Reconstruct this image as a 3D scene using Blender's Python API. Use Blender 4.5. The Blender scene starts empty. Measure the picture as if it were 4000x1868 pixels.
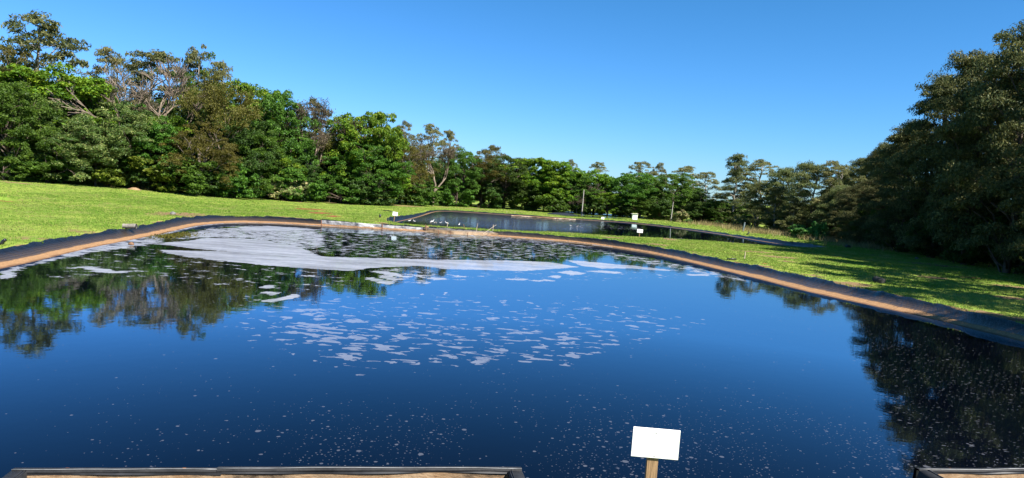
import bpy, math, random
import numpy as np

rng = np.random.default_rng(7)
random.seed(7)
SC = bpy.context.scene
COL = SC.collection

# ------------------------------------------------------------------ camera
FPX = 2750.0
PIT = math.atan(FPX / 37750.0)
ROL = math.radians(3.85)
H = 4.6
Fv = np.array([0, math.cos(PIT), -math.sin(PIT)])
R0 = np.array([1.0, 0, 0])
U0 = np.array([0, math.sin(PIT), math.cos(PIT)])
Rv = math.cos(ROL) * R0 + math.sin(ROL) * U0
Uv = -math.sin(ROL) * R0 + math.cos(ROL) * U0
EYE = np.array([0, 0, H])


def ray(px, py):
    return Fv + ((px - 2000) / FPX) * Rv + ((934 - py) / FPX) * Uv


def at(px, py, z=0.0):
    d = ray(px, py)
    t = (z - H) / d[2]
    return np.array([d[0] * t, d[1] * t, z])


def at_depth(px, py, Y):
    d = ray(px, py)
    return EYE + d * (Y / d[1])


def proj(x, y, z):
    v = np.stack([x, y, z - H], -1)
    d = np.maximum(v @ Fv, 0.01)
    return 2000 + FPX * (v @ Rv) / d, 934 - FPX * (v @ Uv) / d


from mathutils import Matrix
cam = bpy.data.cameras.new('camera')
cam.sensor_width = 36
cam.lens = 36 * FPX / 4000
cam.clip_start = 0.1
cam.clip_end = 9000
co = bpy.data.objects.new('camera', cam)
COL.objects.link(co)
M = Matrix.Identity(4)
for i in range(3):
    M[i][0] = Rv[i]; M[i][1] = Uv[i]; M[i][2] = -Fv[i]; M[i][3] = EYE[i]
co.matrix_world = M
SC.camera = co

# ------------------------------------------------------------------ numpy noise


def hash2(ix, iy, s=0):
    h = (ix.astype(np.int64) * 374761393 + iy.astype(np.int64) * 668265263 + s * 982451653) & 0xFFFFFFFF
    h = ((h ^ (h >> 13)) * 1274126177) & 0xFFFFFFFF
    h = h ^ (h >> 16)
    return (h & 0xFFFF) / 65535.0


def vnoise(x, y, s=0):
    x = np.asarray(x, float); y = np.asarray(y, float)
    ix = np.floor(x).astype(np.int64); iy = np.floor(y).astype(np.int64)
    fx = x - ix; fy = y - iy
    fx = fx * fx * (3 - 2 * fx); fy = fy * fy * (3 - 2 * fy)
    a = hash2(ix, iy, s); b = hash2(ix + 1, iy, s); c = hash2(ix, iy + 1, s); d = hash2(ix + 1, iy + 1, s)
    return (a * (1 - fx) + b * fx) * (1 - fy) + (c * (1 - fx) + d * fx) * fy


def fbm(x, y, s=0, o=3):
    v = 0; a = 0.5; t = 0
    for i in range(o):
        v = v + a * vnoise(x, y, s + i); t += a
        x = np.asarray(x) * 2.03; y = np.asarray(y) * 2.03; a *= 0.5
    return v / t


def sstep(a, b, x):
    t = np.clip((x - a) / (b - a), 0, 1)
    return t * t * (3 - 2 * t)


def inside(P, x, y):
    P = np.asarray(P, float)
    c = np.zeros(np.shape(x), bool)
    n = len(P)
    for i in range(n):
        x0, y0 = P[i]; x1, y1 = P[(i + 1) % n]
        if y0 == y1: continue
        k = ((y0 > y) != (y1 > y)) & (x < (x1 - x0) * (y - y0) / (y1 - y0) + x0)
        c ^= k
    return c


def pdist(P, x, y, closed=True):
    P = np.asarray(P, float)
    n = len(P); best = np.full(np.shape(x), 1e18)
    for i in range(n if closed else n - 1):
        x0, y0 = P[i]; x1, y1 = P[(i + 1) % n]
        dx, dy = x1 - x0, y1 - y0
        L = dx * dx + dy * dy + 1e-12
        t = np.clip(((x - x0) * dx + (y - y0) * dy) / L, 0, 1)
        best = np.minimum(best, (x - x0 - t * dx) ** 2 + (y - y0 - t * dy) ** 2)
    return np.sqrt(best)


def sdist(P, x, y):
    d = pdist(P, x, y)
    return np.where(inside(P, x, y), d, -d)


def resample(P, ds, smooth=2):
    P = np.asarray(P, float)
    for _ in range(smooth):      # chaikin
        Q = np.roll(P, -1, 0)
        P = np.stack([0.75 * P + 0.25 * Q, 0.25 * P + 0.75 * Q], 1).reshape(-1, 2)
    C = np.vstack([P, P[:1]])
    s = np.concatenate([[0], np.cumsum(np.hypot(*np.diff(C, axis=0).T))])
    n = int(s[-1] / ds)
    u = np.linspace(0, s[-1], n, endpoint=False)
    return np.stack([np.interp(u, s, C[:, 0]), np.interp(u, s, C[:, 1])], 1)


# ------------------------------------------------------------------ pond outlines (world metres)
WN = [(-20.0, 24.0), (-20.3, 27.8), (-20.7, 30.5), (-21.4, 33.8), (-22, 37), (-22.5, 41.4), (-23.2, 46.8), (-24.1, 51.5), (-24.7, 56.0), (-23.9, 60.6), (-21.4, 62.9),
      (-17.3, 63.6), (-14.1, 64.3), (-12, 64.6), (-8.2, 64.8), (-5.3, 64.9), (-1.8, 65.2), (1.7, 65.2), (5.8, 64.4), (8.7, 61.8), (11.5, 57.6),
      (13.2, 51.8), (14.4, 46.8), (15.4, 43.2), (16.1, 39.2), (17.4, 35.6), (18.7, 32.4), (19.5, 29.6), (20.1, 27.0), (20.6, 22), (20.2, 17), (17.5, 13.6), (13.5, 11.9),
      (9, 11.1), (6, 10.55), (2, 9.9), (-2, 9.25), (-6, 8.6), (-10, 8.2), (-14.5, 9.5), (-17.5, 13), (-19.2, 18)]
WF = [(-12.6, 74), (-12.7, 78), (-12.3, 88), (-12.3, 99), (-12.4, 111), (-11.2, 116.4), (-6, 117.6), (0, 117.6), (8.3, 117.8), (15.5, 119), (20.5, 118.2), (24.3, 112.8), (26.7, 107.3),
      (29.2, 100.5), (30.3, 94.5), (31.4, 87.5), (33, 82), (33.6, 77), (31, 73.6), (26, 72.4), (20, 73.4), (15.5, 73), (10.4, 71.5), (5.1, 71.9), (0, 69.8), (-5, 69.3), (-9, 68.8), (-11.6, 70)]
WN = resample(WN, 0.2)
WF = resample(WF, 0.3)


def outward(W):
    T = np.roll(W, -1, 0) - np.roll(W, 1, 0)
    T /= np.linalg.norm(T, axis=1)[:, None]
    N = np.stack([-T[:, 1], T[:, 0]], 1)
    A = np.sum(W[:, 0] * np.roll(W[:, 1], -1) - np.roll(W[:, 0], -1) * W[:, 1])
    if A > 0: N = -N
    for _ in range(30):
        N = 0.5 * N + 0.25 * (np.roll(N, 1, 0) + np.roll(N, -1, 0))
    return N / np.linalg.norm(N, axis=1)[:, None]


NN, NF = outward(WN), outward(WF)


def width_near(p):
    x, y = p
    if x > 0 and y < 63:
        return float(np.interp(y, [9, 20, 26, 29, 33, 38, 45, 50, 57, 62], [1.0, 1.2, 1.1, 1.0, 1.7, 2.1, 1.8, 1.3, 1.0, 0.8]))
    if x < -19: return float(np.interp(y, [15, 26, 36, 50, 60], [1.2, 1.2, 1.1, 1.2, 1.5]))
    if y > 60: return float(np.interp(x, [-20, -15, -5, 8], [0.9, 0.5, 0.5, 0.7]))
    return 1.0


def width_far(p):
    x, y = p
    if x < -11.5: return 0.7
    if y > 105: return 0.9
    if x > 20 and y > 76: return 0.9
    return 0.7


wn = np.array([width_near(p) for p in WN])
wf = np.array([width_far(p) for p in WF])
for _ in range(20):
    wn = 0.5 * wn + 0.25 * (np.roll(wn, 1) + np.roll(wn, -1))
    wf = 0.5 * wf + 0.25 * (np.roll(wf, 1) + np.roll(wf, -1))
wn = wn + 0.10 * (fbm(np.arange(len(wn)) * 0.11, 0.5 + 0 * wn, 3) - 0.5) * 2
RN = WN + NN * wn[:, None]
RF = WF + NF * wf[:, None]
RNs, RFs = RN[::4], RF[::3]

HOLE = None


def terrain0(x, y):
    z = 0.5 - 0.33 * sstep(72, 104, y)
    z = z - 0.10 * np.exp(-((y - 67.5) / 4.0) ** 2) * sstep(-26, -16, x) * (1 - sstep(6, 12, x))
    z = z + 1.25 * sstep(-30, -66, x) * sstep(10, 40, y)
    z = z + 2.3 * sstep(6.5, 1.5, y) * sstep(-60, -40, x) * (1 - sstep(30, 45, x))
    z = z + 0.10 * (fbm(x / 9.0, y / 9.0, 11) - 0.5) + 0.05 * (fbm(x / 2.1, y / 2.1, 12) - 0.5)
    return z


def hit(px, py, z0=None):
    d = ray(px, py)
    t0 = 6.0
    ts = np.concatenate([np.arange(6, 60, 0.5), np.arange(60, 400, 1.0)])
    for _ in range(3):
        P = EYE + d * ts[:, None]
        below = P[:, 2] < terrain(P[:, 0], P[:, 1])
        i = int(np.argmax(below)) if below.any() else len(ts) - 1
        ts = np.linspace(ts[max(i - 1, 0)], ts[i], 12)
    return EYE + d * ts[-1]


terrain = terrain0
HOLE = hit(28, 778)


def terrain(x, y):
    z = terrain0(x, y)
    r = np.hypot((x - HOLE[0] + 1.0) / 4.2, (y - HOLE[1]) / 2.6)
    return z - 0.75 * (1 - sstep(0.55, 0.8, r + 0.12 * (fbm(np.asarray(x) * 1.1, np.asarray(y) * 1.1, 5) - 0.5)))


# ------------------------------------------------------------------ object helpers
def tag(o, label=None, cat=None, group=None, kind=None):
    if label: o['label'] = label
    if cat: o['category'] = cat
    if group: o['group'] = group
    if kind: o['kind'] = kind
    return o


def empty(name, loc, rz=0.0, label=None, cat=None, group=None):
    o = bpy.data.objects.new(name, None)
    o.empty_display_size = 0.3
    COL.objects.link(o)
    o.location = tuple(float(v) for v in loc)
    o.rotation_euler = (0, 0, rz)
    return tag(o, label, cat, group)


def mesh_np(name, V, Fq, mat, attrs=None, smooth=False):
    """V (n,3); Fq: array of quads or tris, or list of such arrays"""
    me = bpy.data.meshes.new(name)
    V = np.asarray(V, np.float32)
    if not isinstance(Fq, list): Fq = [Fq]
    Fq = [np.asarray(f, np.int32) for f in Fq if len(f)]
    me.vertices.add(len(V)); me.vertices.foreach_set('co', V.ravel())
    nl = sum(f.size for f in Fq); nf = sum(len(f) for f in Fq)
    me.loops.add(nl); me.polygons.add(nf)
    me.loops.foreach_set('vertex_index', np.concatenate([f.ravel() for f in Fq]))
    tot = np.concatenate([np.full(len(f), f.shape[1], np.int32) for f in Fq])
    st = np.concatenate([[0], np.cumsum(tot)[:-1]]).astype(np.int32)
    me.polygons.foreach_set('loop_start', st)
    me.polygons.foreach_set('loop_total', tot)
    me.polygons.foreach_set('use_smooth', np.full(nf, bool(smooth)))
    me.update(calc_edges=True)
    for k, a in (attrs or {}).items():
        at_ = me.attributes.new(k, 'FLOAT', 'POINT')
        at_.data.foreach_set('value', np.asarray(a, np.float32).ravel())
    me.validate()
    if mat: me.materials.append(mat)
    return me


def link(name, me, parent=None, loc=None):
    o = bpy.data.objects.new(name, me)
    COL.objects.link(o)
    if parent: o.parent = parent
    if loc is not None: o.location = tuple(float(v) for v in loc)
    return o


class MB:
    """collects quads/tris for one mesh"""
    def __init__(s): s.V = []; s.Q = []; s.T = []; s.n = 0

    def add(s, V, Q=(), T=()):
        V = np.asarray(V, float).reshape(-1, 3)
        if len(Q): s.Q.append(np.asarray(Q, int) + s.n)
        if len(T): s.T.append(np.asarray(T, int) + s.n)
        s.V.append(V); s.n += len(V)

    def box(s, c, d, rz=0.0, taper=1.0, bev=0.0):
        hx, hy, hz = d[0] / 2, d[1] / 2, d[2] / 2
        b = bev
        pts = []
        prof = [(-hz, b), (-hz + b, 0), (hz - b, 0), (hz, b)] if b > 0 else [(-hz, 0), (hz, 0)]
        for k, (z, q) in enumerate(prof):
            t = 1 if z < 0 else taper
            for sx, sy in ((-1, -1), (1, -1), (1, 1), (-1, 1)):
                pts.append((sx * (hx * t - q), sy * (hy * t - q), z))
        pts = np.array(pts)
        ca, sa = math.cos(rz), math.sin(rz)
        P = np.stack([pts[:, 0] * ca - pts[:, 1] * sa, pts[:, 0] * sa + pts[:, 1] * ca, pts[:, 2]], 1) + np.asarray(c, float)
        Q = [(3, 2, 1, 0)]
        m = len(prof)
        for k in range(m - 1):
            for i in range(4):
                j = (i + 1) % 4
                Q.append((4 * k + i, 4 * k + j, 4 * k + 4 + j, 4 * k + 4 + i))
        Q.append((4 * m - 4, 4 * m - 3, 4 * m - 2, 4 * m - 1))
        s.add(P, Q)

    def tube(s, P, r, n=6, cap=True):
        P = np.asarray(P, float); r = np.broadcast_to(np.asarray(r, float), (len(P),))
        T = np.gradient(P, axis=0); T /= np.linalg.norm(T, axis=1)[:, None] + 1e-9
        a = np.array([0.3, 0.9, 0.15]) if abs(T[0][2]) > 0.7 else np.array([0.05, 0.1, 1.0])
        A = np.cross(T, a); A /= np.linalg.norm(A, axis=1)[:, None] + 1e-9
        B = np.cross(T, A)
        th = np.arange(n) * 2 * math.pi / n
        ring = (A[:, None, :] * np.cos(th)[None, :, None] + B[:, None, :] * np.sin(th)[None, :, None]) * r[:, None, None] + P[:, None, :]
        V = ring.reshape(-1, 3)
        Q = []
        for k in range(len(P) - 1):
            for i in range(n):
                j = (i + 1) % n
                Q.append((k * n + i, k * n + j, (k + 1) * n + j, (k + 1) * n + i))
        T3 = []
        if cap:
            V = np.vstack([V, P[:1], P[-1:]])
            b0, b1 = len(P) * n, len(P) * n + 1
            for i in range(n):
                j = (i + 1) % n
                T3.append((b0, j, i)); T3.append((b1, (len(P) - 1) * n + i, (len(P) - 1) * n + j))
        s.add(V, Q, T3)

    def ball(s, c, r, n=10, m=7, noise=0.0, seed=0):
        c = np.asarray(c, float); r = np.broadcast_to(np.asarray(r, float), (3,))
        V = []
        for i in range(m + 1):
            ph = math.pi * i / m
            for j in range(n):
                t = 2 * math.pi * j / n
                V.append((math.sin(ph) * math.cos(t), math.sin(ph) * math.sin(t), math.cos(ph)))
        V = np.array(V)
        if noise:
            k = 1 + noise * (fbm(V[:, 0] * 2.3 + 7, V[:, 1] * 2.3 + V[:, 2] * 1.7 + 3, seed, 2) - 0.5) * 2
            V = V * k[:, None]
        Q = []
        for i in range(m):
            for j in range(n):
                k = (j + 1) % n
                Q.append((i * n + j, (i + 1) * n + j, (i + 1) * n + k, i * n + k))
        s.add(V * r + c, Q)

    def build(s, name, mat, parent=None, smooth=False, loc=None, attrs=None):
        fs = []
        if s.Q: fs.append(np.concatenate(s.Q))
        if s.T: fs.append(np.concatenate(s.T))
        me = mesh_np(name, np.concatenate(s.V), fs, mat, attrs, smooth)
        return link(name, me, parent, loc)


# ------------------------------------------------------------------ materials
class NT:
    def __init__(s, name):
        s.m = bpy.data.materials.new(name); s.m.use_nodes = True
        s.t = s.m.node_tree; s.t.nodes.clear()
        s.out = s.n('ShaderNodeOutputMaterial')

    def n(s, typ, **kw):
        nd = s.t.nodes.new(typ)
        for k, v in kw.items(): setattr(nd, k, v)
        return nd

    def val(s, sock, v):
        if isinstance(v, bpy.types.NodeSocket): s.t.links.new(v, sock)
        elif v is not None:
            if sock.type == 'RGBA' and not hasattr(v, '__len__'): v = (v, v, v, 1)
            elif sock.type == 'RGBA' and len(v) == 3: v = (*v, 1)
            sock.default_value = v

    def math(s, op, a, b=None, c=None, clamp=False):
        nd = s.n('ShaderNodeMath', operation=op); nd.use_clamp = clamp
        for i, v in enumerate((a, b, c)):
            if v is not None: s.val(nd.inputs[i], v)
        return nd.outputs[0]

    def mix(s, f, a, b, mode='MIX'):
        nd = s.n('ShaderNodeMix', data_type='RGBA', blend_type=mode)
        s.val(nd.inputs[0], f); s.val(nd.inputs[6], a); s.val(nd.inputs[7], b)
        return nd.outputs[2]

    def range(s, v, a, b, c=0.0, d=1.0, smooth=False):
        nd = s.n('ShaderNodeMapRange'); nd.clamp = True
        if smooth: nd.interpolation_type = 'SMOOTHSTEP'
        for i, q in enumerate((v, a, b, c, d)): s.val(nd.inputs[i], q)
        return nd.outputs[0]

    def noise(s, scale, detail=3, rough=0.55, vec=None, dist=0.0):
        nd = s.n('ShaderNodeTexNoise')
        s.val(nd.inputs['Scale'], scale); s.val(nd.inputs['Detail'], detail); s.val(nd.inputs['Roughness'], rough)
        s.val(nd.inputs['Distortion'], dist)
        if vec is not None: s.val(nd.inputs['Vector'], vec)
        return nd.outputs[0]

    def attr(s, name):
        nd = s.n('ShaderNodeAttribute'); nd.attribute_name = name
        return nd.outputs['Fac']

    def pos(s, scale=(1, 1, 1), rz=0.0, obj=False):
        src = s.n('ShaderNodeTexCoord').outputs['Object'] if obj else s.n('ShaderNodeNewGeometry').outputs['Position']
        mp = s.n('ShaderNodeMapping')
        s.val(mp.inputs[0], src); mp.inputs['Scale'].default_value = scale; mp.inputs['Rotation'].default_value = (0, 0, rz)
        return mp.outputs[0]

    def sep(s, v):
        nd = s.n('ShaderNodeSeparateXYZ'); s.val(nd.inputs[0], v); return nd.outputs

    def bump(s, h, dist, strength=1.0):
        nd = s.n('ShaderNodeBump'); s.val(nd.inputs['Height'], h)
        nd.inputs['Distance'].default_value = dist; s.val(nd.inputs['Strength'], strength)
        return nd.outputs[0]

    def princ(s, col, rough=0.6, spec=0.4, normal=None, metal=0.0, ior=None):
        nd = s.n('ShaderNodeBsdfPrincipled')
        s.val(nd.inputs['Base Color'], col); s.val(nd.inputs['Roughness'], rough)
        s.val(nd.inputs['Specular IOR Level'], spec); s.val(nd.inputs['Metallic'], metal)
        if ior: nd.inputs['IOR'].default_value = ior
        if normal is not None: s.val(nd.inputs['Normal'], normal)
        return nd.outputs[0]

    def done(s, sh):
        s.t.links.new(sh, s.out.inputs[0]); return s.m


def simple(name, col, rough=0.6, var=0.25, scale=6.0, spec=0.4, metal=0.0, bump=0.0, stretch=(1, 1, 1)):
    t = NT(name)
    v = t.noise(scale, 4, 0.6, t.pos(stretch, obj=True))
    a = tuple(c * (1 - var) for c in col); b = tuple(min(1, c * (1 + var)) for c in col)
    c = t.mix(t.range(v, 0.3, 0.7), a, b)
    nm = t.bump(v, bump) if bump else None
    return t.done(t.princ(c, rough, spec, nm, metal))


def leaf_mat(name, a, b, c, trans=0.3, gloss=0.025):
    """a, b, c: dark / mid / tip leaf colours chosen leaf by leaf"""
    t = NT(name)
    v = t.attr('tint')
    o = t.n('ShaderNodeObjectInfo').outputs['Random']
    k = t.mix(t.range(v, 0.0, 0.55), a, b)
    k = t.mix(t.range(v, 0.62, 1.0), k, c)
    hs = t.n('ShaderNodeHueSaturation')
    t.val(hs.inputs['Hue'], t.math('ADD', 0.485, t.math('MULTIPLY', o, 0.03)))
    t.val(hs.inputs['Value'], t.math('ADD', 0.82, t.math('MULTIPLY', o, 0.36)))
    t.val(hs.inputs['Color'], k)
    k = hs.outputs[0]
    d = t.n('ShaderNodeBsdfDiffuse'); t.val(d.inputs[0], k)
    tr = t.n('ShaderNodeBsdfTranslucent'); t.val(tr.inputs[0], t.mix(0.45, k, (k_ := tuple(min(1, q * 1.25) for q in c))))
    g = t.n('ShaderNodeBsdfGlossy'); t.val(g.inputs[0], (0.5, 0.5, 0.5)); g.inputs['Roughness'].default_value = 0.5
    m1 = t.n('ShaderNodeMixShader'); m1.inputs[0].default_value = trans
    t.t.links.new(d.outputs[0], m1.inputs[1]); t.t.links.new(tr.outputs[0], m1.inputs[2])
    m2 = t.n('ShaderNodeMixShader'); m2.inputs[0].default_value = gloss
    t.t.links.new(m1.outputs[0], m2.inputs[1]); t.t.links.new(g.outputs[0], m2.inputs[2])
    return t.done(m2.outputs[0])


LM = {
    'bright': leaf_mat('bright_leaves', (0.037, 0.084, 0.007), (0.088, 0.185, 0.012), (0.212, 0.291, 0.017)),
    'mid': leaf_mat('green_leaves', (0.028, 0.065, 0.009), (0.060, 0.129, 0.014), (0.106, 0.190, 0.020)),
    'dark': leaf_mat('dark_leaves', (0.020, 0.045, 0.009), (0.042, 0.087, 0.014), (0.075, 0.123, 0.019)),
    'olive': leaf_mat('olive_leaves', (0.050, 0.050, 0.009), (0.106, 0.103, 0.019), (0.163, 0.140, 0.023)),
    'brown': leaf_mat('brown_leaves', (0.060, 0.048, 0.030), (0.115, 0.092, 0.058), (0.17, 0.14, 0.09), 0.2),
    'yellow': leaf_mat('yellow_leaves', (0.05, 0.085, 0.008), (0.10, 0.15, 0.014), (0.20, 0.25, 0.03)),
    'pale': leaf_mat('pale_tip_leaves', (0.033, 0.065, 0.012), (0.069, 0.112, 0.020), (0.212, 0.224, 0.066), 0.25, 0.04),
    'euc': leaf_mat('eucalyptus_leaves', (0.026, 0.038, 0.013), (0.070, 0.086, 0.028), (0.19, 0.175, 0.065), 0.25),
    'euclit': leaf_mat('painted_sunlit_eucalyptus_leaves', (0.045, 0.066, 0.018), (0.105, 0.130, 0.038), (0.20, 0.21, 0.080), 0.35),  # lighter copy of the eucalyptus leaves, sunlight put into the colour
    'eucgrey': leaf_mat('grey_eucalyptus_leaves', (0.075, 0.095, 0.033), (0.150, 0.162, 0.056), (0.261, 0.235, 0.092), 0.35),
    'silver': leaf_mat('silvery_leaves', (0.062, 0.112, 0.026), (0.175, 0.235, 0.066), (0.516, 0.420, 0.224), 0.25),
    'castor': leaf_mat('castor_leaves', (0.037, 0.112, 0.023), (0.069, 0.190, 0.040), (0.150, 0.291, 0.066), 0.3, 0.04),
}


def bark(name, col, sc=3):
    return simple(name, col, 0.9, 0.45, sc, 0.1, 0, 0.02, (1, 1, 0.25))


BK = {'brown': bark('brown_bark', (0.10, 0.078, 0.06)), 'grey': bark('grey_bark', (0.15, 0.125, 0.10)), 'euc': bark('pale_eucalyptus_bark', (0.25, 0.225, 0.19), 1.2),
      'bare': bark('bare_twig_bark', (0.17, 0.135, 0.10)), 'twig': bark('pale_twig_bark', (0.18, 0.142, 0.108))}

# ground
t = NT('ground_soil_and_turf')
P = t.pos()
n1 = t.noise(0.16, 4, 0.6, P); n2 = t.noise(1.7, 5, 0.65, P); n3 = t.noise(9.0, 4, 0.7, P)
dry, soil = t.attr('dry'), t.attr('soil')
g = t.mix(t.range(n1, 0.35, 0.65), (0.12, 0.205, 0.026), (0.24, 0.30, 0.048))
g = t.mix(t.range(n2, 0.42, 0.75), g, (0.15, 0.17, 0.035))
tan = t.mix(t.range(n3, 0.3, 0.7), (0.13, 0.085, 0.042), (0.23, 0.155, 0.080))
red = t.mix(t.range(n2, 0.35, 0.65), (0.14, 0.043, 0.018), (0.22, 0.085, 0.038))
dm = t.range(t.math('ADD', dry, t.math('MULTIPLY', t.math('SUBTRACT', n2, 0.5), 1.1)), 0.42, 0.62)
sm = t.range(t.math('ADD', soil, t.math('MULTIPLY', t.math('SUBTRACT', n2, 0.5), 0.9)), 0.42, 0.6)
c = t.mix(sm, t.mix(dm, g, tan), red)
hh = t.math('ADD', t.math('MULTIPLY', n2, 0.6), n3)
GROUND = t.done(t.princ(c, 0.95, 0.1, t.bump(hh, 0.05)))

# grass blades
t = NT('grass_blades')
P = t.pos()
n1 = t.noise(0.13, 4, 0.6, P); v = t.attr('tint'); n2 = t.noise(0.6, 3, 0.6, P)
base = t.mix(t.range(n1, 0.38, 0.62), (0.165, 0.28, 0.042), (0.32, 0.40, 0.085))
n4 = t.noise(0.045, 3, 0.6, P)
base = t.mix(t.range(n4, 0.42, 0.6), base, (0.165, 0.285, 0.040))
base = t.mix(t.range(n2, 0.5, 0.75), base, (0.40, 0.38, 0.14))
k = t.mix(t.range(v, 0.0, 1.0), t.mix(0.35, base, (0.05, 0.12, 0.016), 'MIX'), base)
k = t.mix(t.range(v, 0.9, 0.93), k, (0.30, 0.26, 0.10))
d = t.n('ShaderNodeBsdfDiffuse'); t.val(d.inputs[0], k)
tr = t.n('ShaderNodeBsdfTranslucent'); t.val(tr.inputs[0], k)
m1 = t.n('ShaderNodeMixShader'); m1.inputs[0].default_value = 0.4
t.t.links.new(d.outputs[0], m1.inputs[1]); t.t.links.new(tr.outputs[0], m1.inputs[2])
GRASS = t.done(m1.outputs[0])
DRYG = leaf_mat('dry_grass_blades', (0.16, 0.13, 0.05), (0.30, 0.24, 0.10), (0.40, 0.34, 0.17), 0.3)

# geomembrane with silt
t = NT('black_liner_with_silt')
P = t.pos()
z = t.math('DIVIDE', t.sep(P)[2], t.attr('siltscale'))
u = t.attr('along')
cv = t.n('ShaderNodeCombineXYZ'); t.val(cv.inputs[0], t.math('ADD', u, t.math('MULTIPLY', z, 1.6))); t.val(cv.inputs[2], t.math('MULTIPLY', z, 0.8))
streak = t.noise(2.6, 4, 0.7, cv.outputs[0]); patch = t.noise(0.9, 4, 0.6, P); fine = t.noise(14, 3, 0.6, P)
zz = t.math('ADD', z, t.math('MULTIPLY', t.math('SUBTRACT', patch, 0.5), 0.07))
film = t.math('MULTIPLY', t.range(t.math('ADD', zz, t.math('MULTIPLY', t.math('SUBTRACT', streak, 0.5), 0.25)), 0.40, 0.14), 0.5)
ring = t.range(t.math('SINE', t.math('MULTIPLY', zz, 95.0)), 0.2, 0.9)
film = t.math('MULTIPLY', film, t.math('ADD', 0.55, t.math('MULTIPLY', ring, 0.6)))
black = t.mix(t.range(streak, 0.35, 0.75), (0.0015, 0.002, 0.003), (0.015, 0.017, 0.022))  # paler streaks painted in for the highlights along the liner's wrinkles
silt = t.mix(t.range(fine, 0.3, 0.7), (0.19, 0.108, 0.052), (0.32, 0.188, 0.096))
wet = t.range(zz, 0.035, 0.005)
silt = t.mix(wet, silt, (0.11, 0.06, 0.035))
c = t.mix(film, black, (0.14, 0.09, 0.05))
sm = t.range(t.math('ADD', zz, t.math('MULTIPLY', t.math('SUBTRACT', fine, 0.5), 0.03)), 0.130, 0.105)
c = t.mix(sm, c, silt)
rgh = t.range(sm, 0, 1, 0.30, 0.9)
LINER = t.done(t.princ(c, rgh, t.range(sm, 0, 1, 0.42, 0.15), t.bump(t.math('ADD', t.math('MULTIPLY', streak, 3.0), t.math('MULTIPLY', fine, 0.2)), 0.04)))

# water with foam
t = NT('pond_water_with_foam')
P = t.pos()
fi = t.attr('film'); fo, ch, dt, wk = t.attr('foam'), t.attr('chain'), t.attr('dots'), t.attr('streaky')
na = t.noise(1.5, 4, 0.62, t.pos((0.85, 1.0, 1))); nb = t.noise(4.2, 3, 0.6, P)
nn = t.range(t.math('ADD', t.math('ADD', t.math('MULTIPLY', na, 0.6), t.math('MULTIPLY', nb, 0.25)), t.math('MULTIPLY', t.noise(13.0, 3, 0.6, P), 0.15)), 0.30, 0.70)
df = t.math('SUBTRACT', t.math('MULTIPLY', fo, 1.3), t.math('ADD', nn, 0.15))
thinness = t.range(t.noise(0.7, 5, 0.7, t.pos((0.35, 1.5, 1), 0.12)), 0.34, 0.64, 0.46, 0.90)
m_sheet = t.math('MULTIPLY', t.range(df, -0.05, 0.10), thinness)
nc = t.noise(2.5, 3, 0.55, t.pos((0.7, 1.2, 1), 0.12), 0.5); nd_ = t.noise(5.0, 3, 0.6, P)
ncc = t.range(t.math('ADD', t.math('MULTIPLY', nc, 0.88), t.math('MULTIPLY', nd_, 0.12)), 0.3, 0.7)
ridge = t.math('ABSOLUTE', t.math('SUBTRACT', t.noise(0.7, 3, 0.6, t.pos((1, 0.8, 1), 0.6)), 0.5))
m_ch = t.range(t.math('SUBTRACT', ch, t.math('ADD', ncc, t.math('MULTIPLY', ridge, 1.6))), 0.0, 0.03)


def dots(scale, vecscale, rz, rad, thr, seed):
    vo = t.n('ShaderNodeTexVoronoi'); vo.voronoi_dimensions = '2D'
    mp = t.pos(vecscale, rz)
    t.val(vo.inputs['Vector'], mp); t.val(vo.inputs['Scale'], scale); vo.inputs['Randomness'].default_value = 1.0
    r = t.sep(vo.outputs['Color'])
    nz = t.math('MULTIPLY', t.math('SUBTRACT', t.noise(scale * 3.0, 2, 0.5, mp), 0.5), rad * 1.5)
    size = t.math('MULTIPLY', t.math('ADD', 0.26, t.math('MULTIPLY', r[1], r[1])), rad)
    on = t.math('LESS_THAN', r[0], thr)
    return t.math('MULTIPLY', on, t.range(t.math('ADD', vo.outputs['Distance'], nz), size, t.math('MULTIPLY', size, 0.75), 0, 1))


m_d1 = dots(5.0, (1, 1, 1), 0.2, 0.15, t.math('MULTIPLY', dt, 0.6), 1)
m_d2 = dots(11.0, (1, 1, 1), 0.9, 0.16, t.math('MULTIPLY', dt, 0.6), 2)
m_d3 = dots(2.1, (1, 0.9, 1), 0.5, 0.10, t.math('MULTIPLY', dt, 0.25), 3)
m_w = dots(7.0, (0.38, 1, 1), 0.34, 0.13, wk, 4)
m_w2 = dots(13.0, (0.42, 1, 1), 0.30, 0.15, wk, 5)
mx = lambda a, b: t.math('MAXIMUM', a, b)
soft = mx(mx(m_d1, m_d2), mx(m_d3, mx(m_w, m_w2)))
mask = mx(mx(m_sheet, t.math('MULTIPLY', m_ch, 0.37)), t.math('MULTIPLY', soft, 0.21))
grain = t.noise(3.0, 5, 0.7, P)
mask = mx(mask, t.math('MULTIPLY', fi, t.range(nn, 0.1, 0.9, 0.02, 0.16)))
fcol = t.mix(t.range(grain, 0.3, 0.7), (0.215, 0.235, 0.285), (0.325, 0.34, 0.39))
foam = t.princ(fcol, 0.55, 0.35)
wn_ = t.noise(2.6, 3, 0.5, P); wn2 = t.noise(0.5, 2, 0.5, P)
rip = t.noise(3.2, 3, 0.6, P)
bn = t.bump(t.math('ADD', t.math('ADD', wn_, t.math('MULTIPLY', wn2, 2.0)), t.math('MULTIPLY', t.math('MULTIPLY', fi, rip), 45.0)), 0.0013)
film_ = t.range(t.noise(0.08, 3, 0.6, P), 0.4, 0.7, 0.0, 0.008)
lw = t.n('ShaderNodeLayerWeight'); lw.inputs[0].default_value = 0.5
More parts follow.
